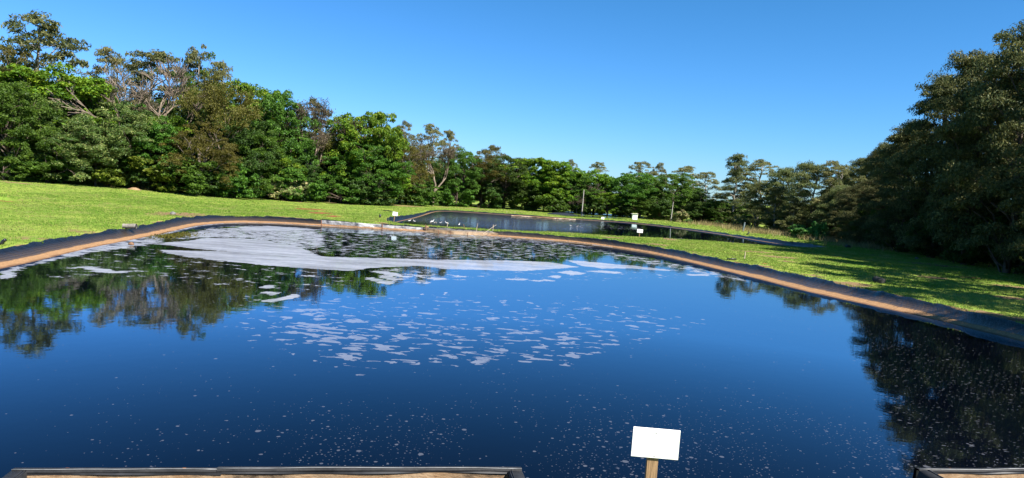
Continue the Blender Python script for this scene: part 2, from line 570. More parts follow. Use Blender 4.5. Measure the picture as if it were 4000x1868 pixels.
fres = t.math('MINIMUM', t.math('MULTIPLY', t.math('POWER', lw.outputs['Facing'], 7.0), 2.6), 0.62)
body = t.n('ShaderNodeBsdfDiffuse'); t.val(body.inputs[0], t.mix(film_, (0.0006, 0.0012, 0.004), (0.10, 0.12, 0.2)))
gls = t.n('ShaderNodeBsdfGlossy'); t.val(gls.inputs[0], (0.72, 0.87, 1.0)); gls.inputs['Roughness'].default_value = 0.03; t.val(gls.inputs['Normal'], bn)
wm = t.n('ShaderNodeMixShader'); t.val(wm.inputs[0], fres)
t.t.links.new(body.outputs[0], wm.inputs[1]); t.t.links.new(gls.outputs[0], wm.inputs[2])
water = wm.outputs[0]
ms = t.n('ShaderNodeMixShader'); t.val(ms.inputs[0], mask)
t.t.links.new(water, ms.inputs[1]); t.t.links.new(foam, ms.inputs[2])
WATER = t.done(ms.outputs[0])

WHITE = simple('white_painted_board', (0.86, 0.85, 0.82), 0.5, 0.03, 3)
WOOD = simple('weathered_post_wood', (0.273, 0.176, 0.098), 0.85, 0.5, 14, 0.1, 0, 0.01, (3, 3, 0.18))
DARKWOOD = simple('dark_stake_wood', (0.17, 0.10, 0.06), 0.9, 0.4, 10, 0.1, 0, 0.01, (2, 2, 0.3))
PALEWOOD = simple('pale_stake_wood', (0.403, 0.338, 0.247), 0.8, 0.25, 10, 0.1, 0, 0.005, (2, 2, 0.3))
BLACKP = simple('black_plastic_pipe', (0.018, 0.019, 0.022), 0.4, 0.2, 9)
PIPEGREY = simple('grey_weathered_pipe', (0.204, 0.186, 0.156), 0.8, 0.35, 5, 0.2, 0, 0.01)
CONCP = simple('pale_pole_concrete', (0.358, 0.325, 0.286), 0.8, 0.25, 2.0, 0.2)
STONE = simple('grey_stone', (0.156, 0.150, 0.138), 0.9, 0.4, 5, 0.2, 0, 0.02)
DARKSTONE = simple('dark_stone', (0.045, 0.045, 0.042), 0.85, 0.4, 5, 0.2, 0, 0.02)
REDSOIL = simple('red_soil', (0.204, 0.069, 0.030), 0.95, 0.35, 3, 0.1, 0, 0.05)
TANSOIL = simple('tan_soil', (0.240, 0.162, 0.090), 0.95, 0.3, 3, 0.1, 0, 0.05)
FEATHER = simple('white_feathers', (0.546, 0.539, 0.511), 0.8, 0.1, 20)
GREYFEATHER = simple('grey_brown_feathers', (0.30, 0.26, 0.21), 0.8, 0.3, 20)
BEAK = simple('yellow_beak', (0.5, 0.3, 0.05), 0.5, 0.1, 20)
BLUEPLANK = simple('blue_grey_plank', (0.120, 0.150, 0.168), 0.8, 0.3, 6)
RUST = simple('rusty_steel', (0.20, 0.09, 0.05), 0.8, 0.4, 9)
NAIL = simple('grey_nail_steel', (0.096, 0.090, 0.072), 0.5, 0.3, 9, 0.5, 0.6)

# silver sheet edging
t = NT('silver_sheet_edging')
P = t.pos(); z = t.sep(P)[2]
nz_ = t.noise(2.4, 4, 0.6, P); nf = t.noise(9, 3, 0.6, P)
c = t.mix(t.range(nz_, 0.35, 0.62), (0.07, 0.07, 0.075), (0.34, 0.335, 0.33))
zz = t.math('ADD', z, t.math('MULTIPLY', t.math('SUBTRACT', nz_, 0.5), 0.16))
c = t.mix(t.range(zz, 0.20, 0.12), c, t.mix(t.range(nf, 0.3, 0.7), (0.22, 0.115, 0.05), (0.36, 0.21, 0.10)))
SILVER = t.done(t.princ(c, 0.45, 0.5, t.bump(nz_, 0.05)))
t = NT('wrinkled_tan_sheet')
P = t.pos(); z = t.sep(P)[2]
nz_ = t.noise(1.6, 5, 0.65, P); nf = t.noise(9, 3, 0.6, P)
c = t.mix(t.range(nz_, 0.35, 0.65), (0.12, 0.08, 0.045), (0.27, 0.18, 0.10))
zz = t.math('ADD', z, t.math('MULTIPLY', t.math('SUBTRACT', nz_, 0.5), 0.2))
c = t.mix(t.range(zz, 0.24, 0.36), c, t.mix(t.range(nf, 0.3, 0.7), (0.04, 0.038, 0.036), (0.15, 0.14, 0.13)))
TANSHEET = t.done(t.princ(c, 0.6, 0.35, t.bump(nz_, 0.08)))

# tank concrete
t = NT('stained_tan_concrete')
P = t.pos(obj=True)
a1 = t.noise(1.3, 5, 0.65, P); a2 = t.noise(7, 5, 0.7, t.pos((1, 1, 2.2), obj=True)); a3 = t.noise(0.55, 3, 0.6, P)
c = t.mix(t.range(a1, 0.35, 0.65), (0.21, 0.125, 0.060), (0.37, 0.265, 0.165))
c = t.mix(t.range(a2, 0.52, 0.75), c, (0.16, 0.085, 0.04))
c = t.mix(t.range(a3, 0.56, 0.66), c, t.mix(t.range(a2, 0.4, 0.6), (0.06, 0.042, 0.027), (0.22, 0.155, 0.095)))
CONC = t.done(t.princ(c, 0.85, 0.2, t.bump(a2, 0.02)))
# rubber cap of the tank
t = NT('dusty_black_rubber')
P = t.pos(obj=True)
b1 = t.noise(4, 5, 0.65, P); b2 = t.noise(26, 3, 0.6, P)
c = t.mix(t.range(b1, 0.35, 0.7), (0.010, 0.011, 0.013), (0.030, 0.030, 0.031))
vo = t.n('ShaderNodeTexVoronoi'); vo.voronoi_dimensions = '2D'; t.val(vo.inputs['Vector'], P); vo.inputs['Scale'].default_value = 2.8
r = t.sep(vo.outputs['Color'])
sp = t.math('MULTIPLY', t.math('LESS_THAN', r[0], 0.6), t.range(t.math('ADD', vo.outputs['Distance'], t.math('MULTIPLY', t.math('SUBTRACT', b2, 0.5), 0.08)), 0.065, 0.05))
c = t.mix(sp, c, t.mix(t.math('GREATER_THAN', r[1], 0.62), (0.45, 0.44, 0.42), (0.20, 0.08, 0.025)))
RUBBER = t.done(t.princ(c, 0.6, 0.22, t.bump(b1, 0.012)))
BATTEN = simple('weathered_aluminium_strip', (0.210, 0.215, 0.215), 0.5, 0.35, 5, 0.5, 0.3)
FLAP = simple('black_rubber_flap', (0.02, 0.021, 0.024), 0.5, 0.3, 7)

# ------------------------------------------------------------------ ground sheet
xs = np.concatenate([[-4000, -1500, -600, -300, -200], np.arange(-140, -30, 0.8), np.arange(-30, 46, 0.4), np.arange(46, 90, 0.8), [110, 150, 250, 600, 1500, 4000]])
ys = np.concatenate([[-1500, -500, -150, -60, -30], np.arange(-15, 6, 1.0), np.arange(6, 125, 0.4), np.arange(125, 180, 0.8), [190, 210, 250, 350, 700, 2000, 6000]])
X, Y = np.meshgrid(xs, ys)
Z = terrain(X, Y)
dN = sdist(RNs, X, Y); dF = sdist(RFs, X, Y)
dd = np.maximum(dN, dF)
Z = np.where(dd > 0, Z - 0.22 - np.minimum(dd * 1.2, 1.4), Z)
# tank pits
TA = math.atan2(10.56 - 8.48, 6.44 + 5.87)
ca_, sa_ = math.cos(TA), math.sin(TA)
TL = np.array([-5.87, 8.48]); TR_ = np.array([0.28, 9.52]); TR2 = np.array([6.44, 10.56])


def tank_uv(x, y, o):
    return (x - o[0]) * ca_ + (y - o[1]) * sa_, (x - o[0]) * sa_ - (y - o[1]) * ca_      # u along wall, v toward the camera


u1, v1 = tank_uv(X, Y, TL); u2, v2 = tank_uv(X, Y, TR2)
pit = ((u1 > -0.5) & (u1 < 6.8) & (v1 > -0.6) & (v1 < 4.6)) | ((u2 > -0.5) & (u2 < 6.8) & (v2 > -0.6) & (v2 < 4.6))
Z = np.where(pit, -1.3, Z)
ny, nx = X.shape
idx = np.arange(nx * ny).reshape(ny, nx)
Q = np.stack([idx[:-1, :-1], idx[:-1, 1:], idx[1:, 1:], idx[1:, :-1]], -1).reshape(-1, 4)
dry_blobs = [  # px, py, rx, ry (m), strength
    (700, 838, 3.2, 2.6, .9), (130, 930, 1.6, 1.4, .5), (330, 905, 3, 1.2, .6), (860, 818, 2, 2, .4), (1120, 850, 2.6, .9, .9), (1180, 790, 5, 3, .5), (1060, 770, 7, 2.2, .9), (820, 752, 4, 2, .8),
    (600, 740, 3, 2, .6), (200, 700, 8, 2.2, .55), (1490, 872, .8, 1.0, 1), (1650, 888, .8, .6, 1), (2000, 913, 2, .6, .6), (2390, 928, 1.8, 1.1, .8), (2620, 935, 1.2, 1.2, .9), (2560, 955, 2.2, 1, .75),
    (2960, 985, 3, 1.0, .8), (3050, 1005, 2.2, .8, .9), (3075, 1022, .9, .7, .9), (2960, 1038, 1.6, .7, .8), (3180, 1078, 1.2, .8, .7), (3330, 1110, 1.6, .9, .9), (3200, 1030, 2, 1, .5), (3640, 1085, 1.4, .8, .8),
    (3500, 1070, 2.0, .7, .55), (3780, 1240, 1.4, .6, .7), (3830, 1225, 1.2, .8, 1), (3920, 1245, 1.5, .7, 1), (3960, 1165, 1.6, .8, .8), (3950, 1120, 2.5, 1, .7), (3600, 1030, 3, 1.2, .7), (3700, 1040, 3, 1, .7),
    (3440, 1000, 4, 1.5, .6), (2350, 842, 3, 2, .4), (1900, 815, 5, 2, .35), (3300, 945, 4, 1.5, .6)]
dry_blobs += [(px_, float(np.interp(px_, (0, 700, 1200, 1749, 2280, 2862, 3240), (706, 756, 790, 810, 842, 884, 932))) + dy_, rx_, ry_, s_) for px_, dy_, rx_, ry_, s_ in
              ((60, 4, 6, 1.5, .6), (300, 6, 5, 1.4, .5), (1150, 1, 4, 1.5, .75), (1330, 0, 4, 2, .8), (1450, 2, 3, 1.5, .6), (1590, 1, 4, 2, .9), (1720, 0, 4, 2, .7), (1850, 0, 5, 2.5, .85), (2010, 0, 4, 2, .6), (2180, 1, 4, 2, .5), (2560, 2, 4, 2, .5), (2760, 3, 4, 2, .6), (2980, 4, 4, 2, .7), (3120, 4, 4, 2, .7),
               (450, 70, 7, 3, .42), (250, 130, 5, 2, .40), (900, 40, 8, 3, .45), (1400, 25, 6, 2, .35), (150, 60, 6, 2, .4))]
soil_blobs = [(1215, 818, 2.4, 2.0, 1), (1250, 832, 1.6, 1.6, .95), (1300, 845, 1.4, 1.2, .8), (1160, 806, 1.6, 1.4, .6), (910, 760, 3, 1.5, 1), (25, 786, 2.0, 0.8, .62), (3670, 1040, 1.4, .4, .9), (3790, 1085, 1.0, .35, 1), (2985, 1030, .5, .3, .9),
              (3990, 1255, 2, .5, .7), (1660, 800, 6, 2, .5), (1900, 806, 5, 2, .5)]


def blobs(L, x, y):
    v = np.zeros(np.shape(x))
    for px, py, rx, ry, s in L:
        p = hit(px, py)
        v = np.maximum(v, s * np.exp(-((x - p[0]) / rx) ** 2 - ((y - p[1]) / (ry * 1.6)) ** 2))
    return v


rimdist = np.minimum(np.abs(dN), np.abs(dF))
# broken strip of bare earth along the liner, worn by the side of the near pond


def dryness(x, y, rd):
    e = np.exp(-(rd / 0.45) ** 2) * 0.75 * sstep(0.35, 0.6, fbm(x / 2.0, y / 2.0, 31))
    wood = 0.0
    return np.maximum(blobs(dry_blobs, x, y), e)


DRY = dryness(X, Y, rimdist); SOIL = blobs(soil_blobs, X, Y)
me = mesh_np('ground', np.stack([X, Y, Z], -1).reshape(-1, 3), Q, GROUND, {'dry': DRY, 'soil': SOIL}, True)
tag(link('ground', me), kind='structure')

# ------------------------------------------------------------------ pond water


def poly_px(L, off=0, sc=1.0):
    return np.array(L, float)


S_SOLID = [
    [(612, 979), (700, 997), (755, 1005), (911, 1024), (1035, 1035), (1159, 1044), (1314, 1055), (1376, 1058), (1440, 1047), (1618, 1039), (1669, 1041), (1746, 1052), (1886, 1055), (2038, 1059), (2193, 1049), (2263, 1043),
     (2150, 1025), (1999, 1018), (1688, 1014), (1455, 1008), (1300, 1004), (1150, 992), (1000, 980), (860, 982), (700, 978)],
    [(612, 953), (662, 946), (740, 940), (800, 930), (900, 930), (1000, 934), (1150, 960), (1250, 1000), (1100, 992), (860, 980), (760, 972), (690, 962)],
    [(930, 886), (1050, 883), (1180, 891), (1260, 899), (1100, 903), (960, 901)],
    [(700, 920), (790, 903), (860, 905), (840, 922), (760, 930)],
    [(1413, 1085), (1480, 1107), (1518, 1113), (1536, 1103), (1499, 1096), (1450, 1084)],
    [(1457, 1061), (1490, 1056), (1560, 1072), (1629, 1086), (1583, 1084), (1513, 1072)],
    [(1466, 1079), (1513, 1077), (1567, 1093), (1536, 1098)],
    [(2210, 1016), (2272, 1020), (2497, 1041), (2656, 1059), (2582, 1057), (2470, 1049), (2349, 1049), (2272, 1039)],
    [(2175, 1063), (2225, 1057), (2291, 1070), (2241, 1076)], [(2272, 1059), (2349, 1057), (2435, 1064), (2408, 1070)],
    [(2140, 1078), (2186, 1076), (2202, 1084), (2163, 1086)], [(2066, 1094), (2155, 1094), (2167, 1099), (2097, 1099)], [(2675, 1072), (2757, 1070), (2776, 1076), (2699, 1078)],
    [(1661, 1082), (1690, 1083), (1750, 1090), (1700, 1095), (1672, 1089)], [(1648, 1104), (1684, 1104), (1680, 1109), (1650, 1109)], [(1981, 1087), (2060, 1090), (2055, 1096), (1990, 1094)],
    [(1640, 1148), (1660, 1145), (1664, 1151), (1648, 1154)], [(1729, 1142), (1748, 1144), (1746, 1152), (1734, 1151)],
    [(310, 1042), (350, 1041), (400, 1051), (450, 1058), (500, 1066), (440, 1066), (360, 1058)], [(262, 1046), (300, 1047), (290, 1051)], [(500, 1056), (560, 1059), (600, 1061), (560, 1062)],
    [(1000, 1118), (1055, 1113), (1085, 1121), (1040, 1126)], [(1010, 1140), (1075, 1143), (1095, 1152), (1050, 1154)],
    [(980, 1179), (1030, 1173), (1085, 1165), (1130, 1152), (1170, 1150), (1165, 1163), (1110, 1172), (1040, 1182)],
    [(0, 1074), (40, 1062), (75, 1068), (45, 1082), (0, 1100)],
]
S_BROKEN = [(0.43, [(606, 934), (700, 915), (780, 893), (911, 873), (1200, 884), (1500, 903), (1900, 928), (2250, 958), (2380, 985), (2150, 1020), (1688, 1013), (1455, 1008), (1200, 995), (900, 940), (700, 945)]),
            (0.60, [(700, 930), (800, 890), (1000, 885), (1250, 900), (1280, 925), (1280, 975), (1150, 965), (950, 932)]),
            (0.48, [(2250, 960), (2400, 982), (2700, 1036), (2900, 1080), (2960, 1108), (2860, 1098), (2650, 1058), (2400, 1012)]),
            (0.62, [(0, 1056), (300, 981), (520, 938), (620, 920), (650, 950), (560, 962), (350, 993), (120, 1040), (60, 1075), (0, 1100)]),
            (0.36, [(300, 990), (620, 960), (900, 1026), (1350, 1060), (1410, 1110), (1100, 1150), (600, 1090), (150, 1090)]),
            (0.44, [(1380, 1050), (1620, 1042), (1760, 1060), (1900, 1085), (1700, 1110), (1540, 1105)]),
            (0.34, [(1800, 1062), (2300, 1050), (2700, 1062), (2800, 1078), (2400, 1105), (1900, 1105)]),
            (0.46, [(1380, 885), (2100, 932), (2380, 965), (2300, 972), (1900, 938), (1400, 905)])]
S_CHAIN = [(0.86, [(1125, 1187), (1172, 1183), (1249, 1200), (1280, 1231), (1319, 1249), (1234, 1251), (1195, 1228)]),
           (0.54, [(1090, 1240), (1290, 1250), (1500, 1320), (1590, 1370), (1500, 1395), (1400, 1400), (1300, 1370), (1080, 1310)]),
           (0.44, [(1020, 1190), (1300, 1190), (1500, 1240), (1900, 1260), (2300, 1280), (2500, 1330), (2330, 1400), (2150, 1440), (1700, 1440), (1300, 1420), (1000, 1320)]),
           (0.33, [(900, 1140), (1500, 1140), (2500, 1180), (2800, 1260), (2500, 1350), (2100, 1460), (1250, 1440), (880, 1300)])]


def water_sheet(name, Rpoly, stepx, stepy, near):
    x0, y0 = Rpoly.min(0) - 0.5; x1, y1 = Rpoly.max(0) + 0.5
    gx = np.arange(x0, x1, stepx); gy = np.arange(y0, y1, stepy)
    X, Y = np.meshgrid(gx, gy)
    ny, nx = X.shape
    px, py = proj(X, Y, np.zeros_like(X))
    film = np.zeros_like(X); foam = np.zeros_like(X); chain = np.zeros_like(X); dt = np.zeros_like(X); wk = np.zeros_like(X)
    K = 3.5      # px rows count more than px columns: the surface is seen at a grazing angle
    if near:
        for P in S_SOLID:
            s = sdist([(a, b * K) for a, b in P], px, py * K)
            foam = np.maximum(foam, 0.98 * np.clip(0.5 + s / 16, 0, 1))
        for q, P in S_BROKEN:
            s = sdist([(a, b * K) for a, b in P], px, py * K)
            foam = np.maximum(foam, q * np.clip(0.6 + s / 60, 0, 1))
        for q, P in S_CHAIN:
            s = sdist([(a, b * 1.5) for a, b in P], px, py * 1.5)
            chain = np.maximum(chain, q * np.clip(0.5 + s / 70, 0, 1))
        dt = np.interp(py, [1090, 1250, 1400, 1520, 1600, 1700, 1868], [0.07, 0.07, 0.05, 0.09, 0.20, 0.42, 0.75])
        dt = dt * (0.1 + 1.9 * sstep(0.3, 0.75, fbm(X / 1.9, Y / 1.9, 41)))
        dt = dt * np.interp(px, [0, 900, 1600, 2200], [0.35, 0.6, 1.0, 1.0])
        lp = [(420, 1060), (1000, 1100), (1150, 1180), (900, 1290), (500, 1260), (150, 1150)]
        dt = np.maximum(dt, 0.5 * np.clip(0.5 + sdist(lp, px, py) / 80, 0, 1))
        dW = pdist(WN[::4], X, Y)
        foam = np.maximum(foam, np.where((Y > 33) & (X < 9), 0.66 * np.exp(-(dW / 0.55) ** 2), 0))
        rp = [(3330, 1270), (3500, 1330), (4100, 1400), (4200, 1900), (3550, 1900), (3420, 1620)]
        wk = 0.5 * np.clip(0.5 + sdist(rp, px, py) / 110, 0, 1) * sstep(0.30, 0.62, fbm(X / 1.7, Y / 2.3, 43) + 0.12)
    else:
        bp = [(1600, 860), (1720, 838), (1900, 838), (2200, 858), (2350, 868), (2300, 905), (2000, 900), (1750, 880)]
        film = 0.9 * np.clip(0.5 + sdist([(a, b * K) for a, b in bp], px, py * K) / 80, 0, 1)
        bp = [(2200, 858), (2540, 885), (2480, 925), (2200, 905)]
        foam = np.maximum(foam, 0.36 * np.clip(0.5 + sdist([(a, b * K) for a, b in bp], px, py * K) / 60, 0, 1) * sstep(0.35, 0.55, fbm(X / 6, Y / 9, 45)))
    foam = np.where(py > -1e6, foam, 0)
    idx = np.arange(nx * ny).reshape(ny, nx)
    cx = (X[:-1, :-1] + X[1:, 1:]) / 2; cy = (Y[:-1, :-1] + Y[1:, 1:]) / 2
    keep = inside(Rpoly, cx, cy)
    Q = np.stack([idx[:-1, :-1], idx[:-1, 1:], idx[1:, 1:], idx[1:, :-1]], -1)[keep]
    me = mesh_np(name, np.stack([X, Y, 0 * X], -1).reshape(-1, 3), Q, WATER, {'foam': foam, 'chain': chain, 'dots': dt, 'streaky': wk, 'film': film})
    used = np.zeros(nx * ny, bool); used[Q.ravel()] = True
    o = link(name, me)
    tag(o, kind='structure')
    return o


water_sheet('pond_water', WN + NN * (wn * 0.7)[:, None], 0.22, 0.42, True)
water_sheet('pond_water', WF + NF * (wf * 0.7)[:, None], 0.5, 0.9, False)

# ------------------------------------------------------------------ liners


def liner(W, N, w, name, label, zsc, seed):
    n = len(W)
    s = np.arange(n) * float(np.hypot(*(W[1] - W[0])))
    prof = [(-0.9, -0.42), (-0.35, -0.17), (0.0, 0.0), (0.16, 0.07), (0.30, 0.13), (0.42, 0.20), (0.55, 0.30), (0.68, 0.44), (0.80, 0.62), (0.90, 0.82), (0.98, 0.97), (1.05, 0.99), (1.16, 0.92), (1.30, 0.6)]
    rim = W + N * w[:, None]
    zr = terrain(rim[:, 0], rim[:, 1]) + 0.02
    V = []
    for k, (a, b) in enumerate(prof):
        amp = np.clip((a - 0.25) / 0.5, 0, 1) * (1 if a < 1.1 else 0.4)
        sh = s + a * 0.5
        wr = (fbm(sh / 0.55, 0 * s + a * 0.5, seed, 2) - 0.5) * 0.30 + (fbm(sh / 1.9, 0 * s + a * 0.3, seed + 5, 2) - 0.5) * 0.26
        p = W + N * (w * min(a, 1.0) + max(a - 1.0, 0) * 0.7 + (0 if a < 0.3 else wr * 0.5))[:, None]
        z = zr * b + wr * amp * 0.55
        V.append(np.column_stack([p, z]))
    V = np.concatenate(V)
    m = len(prof)
    i = np.arange(n); j = (i + 1) % n
    Q = np.concatenate([np.stack([k * n + i, k * n + j, (k + 1) * n + j, (k + 1) * n + i], 1) for k in range(m - 1)])
    A = np.sum(W[:, 0] * np.roll(W[:, 1], -1) - np.roll(W[:, 0], -1) * W[:, 1])
    me = mesh_np(name, V, Q, LINER, {'along': np.tile(s, m), 'siltscale': np.full(n * m, zsc)}, True)
    return tag(link(name, me), label, 'pond liner')


liner(WN, NN, wn, 'pond_liner', 'black plastic liner with orange silt band edging the near foamy pond', 1, 61)
liner(WF, NF, wf, 'pond_liner', 'black plastic liner edging the far pond beyond the grass strip', 0.17, 71)

# third pond glimpsed beyond: a low liner bank and a strip of water
W3 = resample([tuple(at(px, py, 0.02)[:2]) for px, py in ((2180, 846), (2300, 853), (2440, 860))] + [(30, 150), (18, 160), (8, 150)], 0.5)
N3 = outward(W3)
me = mesh_np('pond_water', np.vstack([np.column_stack([W3, np.full(len(W3), 0.175)]), [[*W3.mean(0), 0.175]]]),
             np.stack([np.arange(len(W3)), (np.arange(len(W3)) + 1) % len(W3), np.full(len(W3), len(W3))], 1), WATER)
# (the strip lies slightly above the ground there: the third pond stands a little higher)
tag(link('pond_water', me), kind='structure')

# ------------------------------------------------------------------ grass


def scatter_grass(name, N, region, hgt, wid, mat, dens=None, lean=0.5, blades=4, clear_dry=True):
    x0, x1, y0, y1 = region
    x = rng.uniform(x0, x1, N); y = rng.uniform(y0, y1, N)
    z = terrain(x, y)
    px, py = proj(x, y, z)
    k = (px > -500) & (px < 4500) & (py < 2300)
    x, y, z = x[k], y[k], z[k]
    rdN = sdist(RNs, x, y); rdF = sdist(RFs, x, y)
    u1, v1 = tank_uv(x, y, TL)
    k = (np.maximum(rdN, rdF) < 0.02 - 0.3 * fbm(x / 0.8, y / 0.8, 77) + 0.12)
    if clear_dry:
        d = np.maximum(dryness(x, y, np.minimum(np.abs(rdN), np.abs(rdF))), blobs(soil_blobs, x, y))
        k &= rng.random(len(x)) > np.clip((d + 0.9 * (fbm(x / 0.6, y / 0.6, 33) - 0.5)) * 1.7 - 0.25, 0, 0.97)
    if dens is not None: k &= rng.random(len(x)) < dens(x, y)
    x, y, z = x[k], y[k], z[k]
    n = len(x)
    hs = hgt * (0.55 + 0.9 * fbm(x / 1.3, y / 1.3, 51)) * rng.uniform(0.6, 1.25, n)
    V = np.zeros((n, blades, 3, 3), np.float32)
    for b in range(blades):
        th = rng.uniform(0, 2 * math.pi, n); ln = rng.uniform(0.15, lean, n) * hs * 1.4
        ox = rng.normal(0, wid * 1.4, n); oy = rng.normal(0, wid * 1.4, n)
        w = wid * rng.uniform(0.6, 1.3, n)
        ph = rng.uniform(0, 2 * math.pi, n)
        V[:, b, 0] = np.stack([x + ox - np.cos(ph) * w, y + oy - np.sin(ph) * w, z - 0.03], 1)
        V[:, b, 1] = np.stack([x + ox + np.cos(ph) * w, y + oy + np.sin(ph) * w, z - 0.03], 1)
        V[:, b, 2] = np.stack([x + ox + np.cos(th) * ln, y + oy + np.sin(th) * ln, z + hs * rng.uniform(0.6, 1.1, n)], 1)
    tint = np.repeat(rng.random((n, blades)), 3)
    F = np.arange(n * blades * 3).reshape(-1, 3)
    me = mesh_np(name, V.reshape(-1, 3), F, mat, {'tint': tint})
    o = link(name, me)
    return tag(o, kind='stuff')


def thin(x, y):
    return np.clip(1.25 - np.abs(x) / 140, 0.3, 1)


scatter_grass('grass', 210000, (-46, 46, 14, 80), 0.075, 0.034, GRASS)
scatter_grass('grass', 120000, (-110, 50, 55, 150), 0.075, 0.06, GRASS)

# ------------------------------------------------------------------ trees


def leaves(C, Rr, n, L, Wd, droop=0.2, up=0.15, shell=0.5, tint0=None, rs=None, flat=0.85):
    """n leaves round each clump centre C (m,3) with clump radius Rr (m,)"""
    m = len(C)
    u = rs.normal(size=(m, n, 3)); u /= np.linalg.norm(u, axis=2)[:, :, None]
    u[:, :, 2] = np.where(u[:, :, 2] < -0.35, -u[:, :, 2] * 0.6, u[:, :, 2])
    rad = (shell + (1 - shell) * rs.random((m, n)) ** 0.6)
    p = C[:, None, :] + u * rad[:, :, None] * Rr[:, None, None] * np.array([1, 1, flat])
    nrm = u * 0.7 + np.array([0, 0, up]) + rs.normal(size=(m, n, 3)) * 0.8
    nrm /= np.linalg.norm(nrm, axis=2)[:, :, None]
    d = rs.normal(size=(m, n, 3)) + u * 0.6 - np.array([0, 0, droop * 3])
    d -= nrm * np.sum(d * nrm, 2)[:, :, None]
    d /= np.linalg.norm(d, axis=2)[:, :, None] + 1e-9
    s = np.cross(nrm, d)
    l = L * rs.uniform(0.6, 1.3, (m, n, 1)); w = Wd * rs.uniform(0.7, 1.25, (m, n, 1))
    V = np.stack([p - d * l * 0.5, p + s * w * 0.5 - d * l * 0.05 + nrm * w * 0.12, p + d * l * 0.5, p - s * w * 0.5 - d * l * 0.05 + nrm * w * 0.12], 2).reshape(-1, 3)
    ti = rs.random((m, n)) * 0.7
    if tint0 is not None: ti = ti + tint0[:, None] * 0.45
    else: ti = ti + rs.random((m, 1)) * 0.3
    return V, np.repeat(np.clip(ti, 0, 1).ravel(), 4)


ARCH = {}


def branch(mb, a, b, r0, r1, rs, n=5, wob=0.06, seg=5):
    a = np.asarray(a, float); b = np.asarray(b, float)
    tt = np.linspace(0, 1, seg)[:, None]
    L = np.linalg.norm(b - a)
    P = a + (b - a) * tt
    P[:, 2] += (np.sin(tt[:, 0] * math.pi) * 0.06 * L)
    P[1:-1] += rs.normal(size=(seg - 2, 3)) * wob * L
    mb.tube(P, np.linspace(r0, r1, seg), n)
    return P


def broad(seed, leafmat, barkmat, lobes=9, clumps=15, n=80, L=0.34, W=0.20, wide=1.0, low=0.18, topk=1.0, cr=0.95):
    """a tree 10 m high, about 8*wide m across, whose crown reaches from low*10 m up"""
    rs = np.random.default_rng(seed)
    mb = MB(); C = []; Rr = []; T0 = []
    zc = []
    lobes = int(lobes * 1.5)
    for i in range(lobes):
        f = min(1.0, max(0.0, (i + 0.5) / lobes + rs.uniform(-0.12, 0.12))) if i < lobes - 1 else 1.0
        zz = 10 * (low + (0.84 - low) * f ** 0.9)
        prof = math.sin(math.pi * min(1, 0.22 + 0.62 * f ** 1.1)) ** 0.8
        a = rs.uniform(0, 2 * math.pi)
        rr = 2.6 * (0.25 + 0.75 * wide) * prof * (0.30 + 0.75 * rs.random() ** 0.6) * (0.35 if i == lobes - 1 else 1)
        c = np.array([rr * math.cos(a), rr * math.sin(a), zz])
        lr = rs.uniform(0.8, 1.6) * (0.8 + 0.22 * wide) * topk * (1.15 if i == lobes - 1 else 1)
        zc.append((c, lr))
    trunk_top = np.array([rs.uniform(-.3, .3), rs.uniform(-.3, .3), 6.0])
    branch(mb, (0, 0, -0.3), trunk_top, 0.24, 0.11, rs, 7, 0.02, 6)
    for c, lr in zc:
        z0 = max(1.2, c[2] * rs.uniform(0.35, 0.6))
        st = np.array([trunk_top[0] * z0 / 6, trunk_top[1] * z0 / 6, min(z0, 5.8)])
        branch(mb, st, c, 0.09, 0.03, rs, 5, 0.05)
        for _ in range(int(clumps * 0.72)):
            u = rs.normal(size=3); u /= np.linalg.norm(u)
            u[2] = u[2] * 1.15 + 0.2
            q = c + u * lr * rs.uniform(0.6, 1.1)
            if q[2] < 0.6: q[2] = 0.6 + rs.random() * 0.5
            C.append(q); Rr.append(cr * rs.uniform(0.5, 0.95)); T0.append(rs.random())
    C = np.array(C); Rr = np.array(Rr); T0 = np.array(T0)
    k = rs.choice(len(C), len(C) // 3, False)
    for i in k:
        j = np.argmin([np.linalg.norm(C[i] - c) for c, _ in zc])
        branch(mb, zc[j][0], C[i], 0.03, 0.012, rs, 3, 0.05, 4)
    V, ti = leaves(C, Rr, n, L, W, rs=rs, tint0=T0)
    F = np.arange(len(V)).reshape(-1, 4)
    cm = mesh_np('crown', V, F, leafmat, {'tint': ti})
    mb_o = MB(); fs = []
    tm = mesh_np('trunk', np.concatenate(mb.V), [np.concatenate(mb.Q)] + ([np.concatenate(mb.T)] if mb.T else []), barkmat, None, True)
    return tm, cm


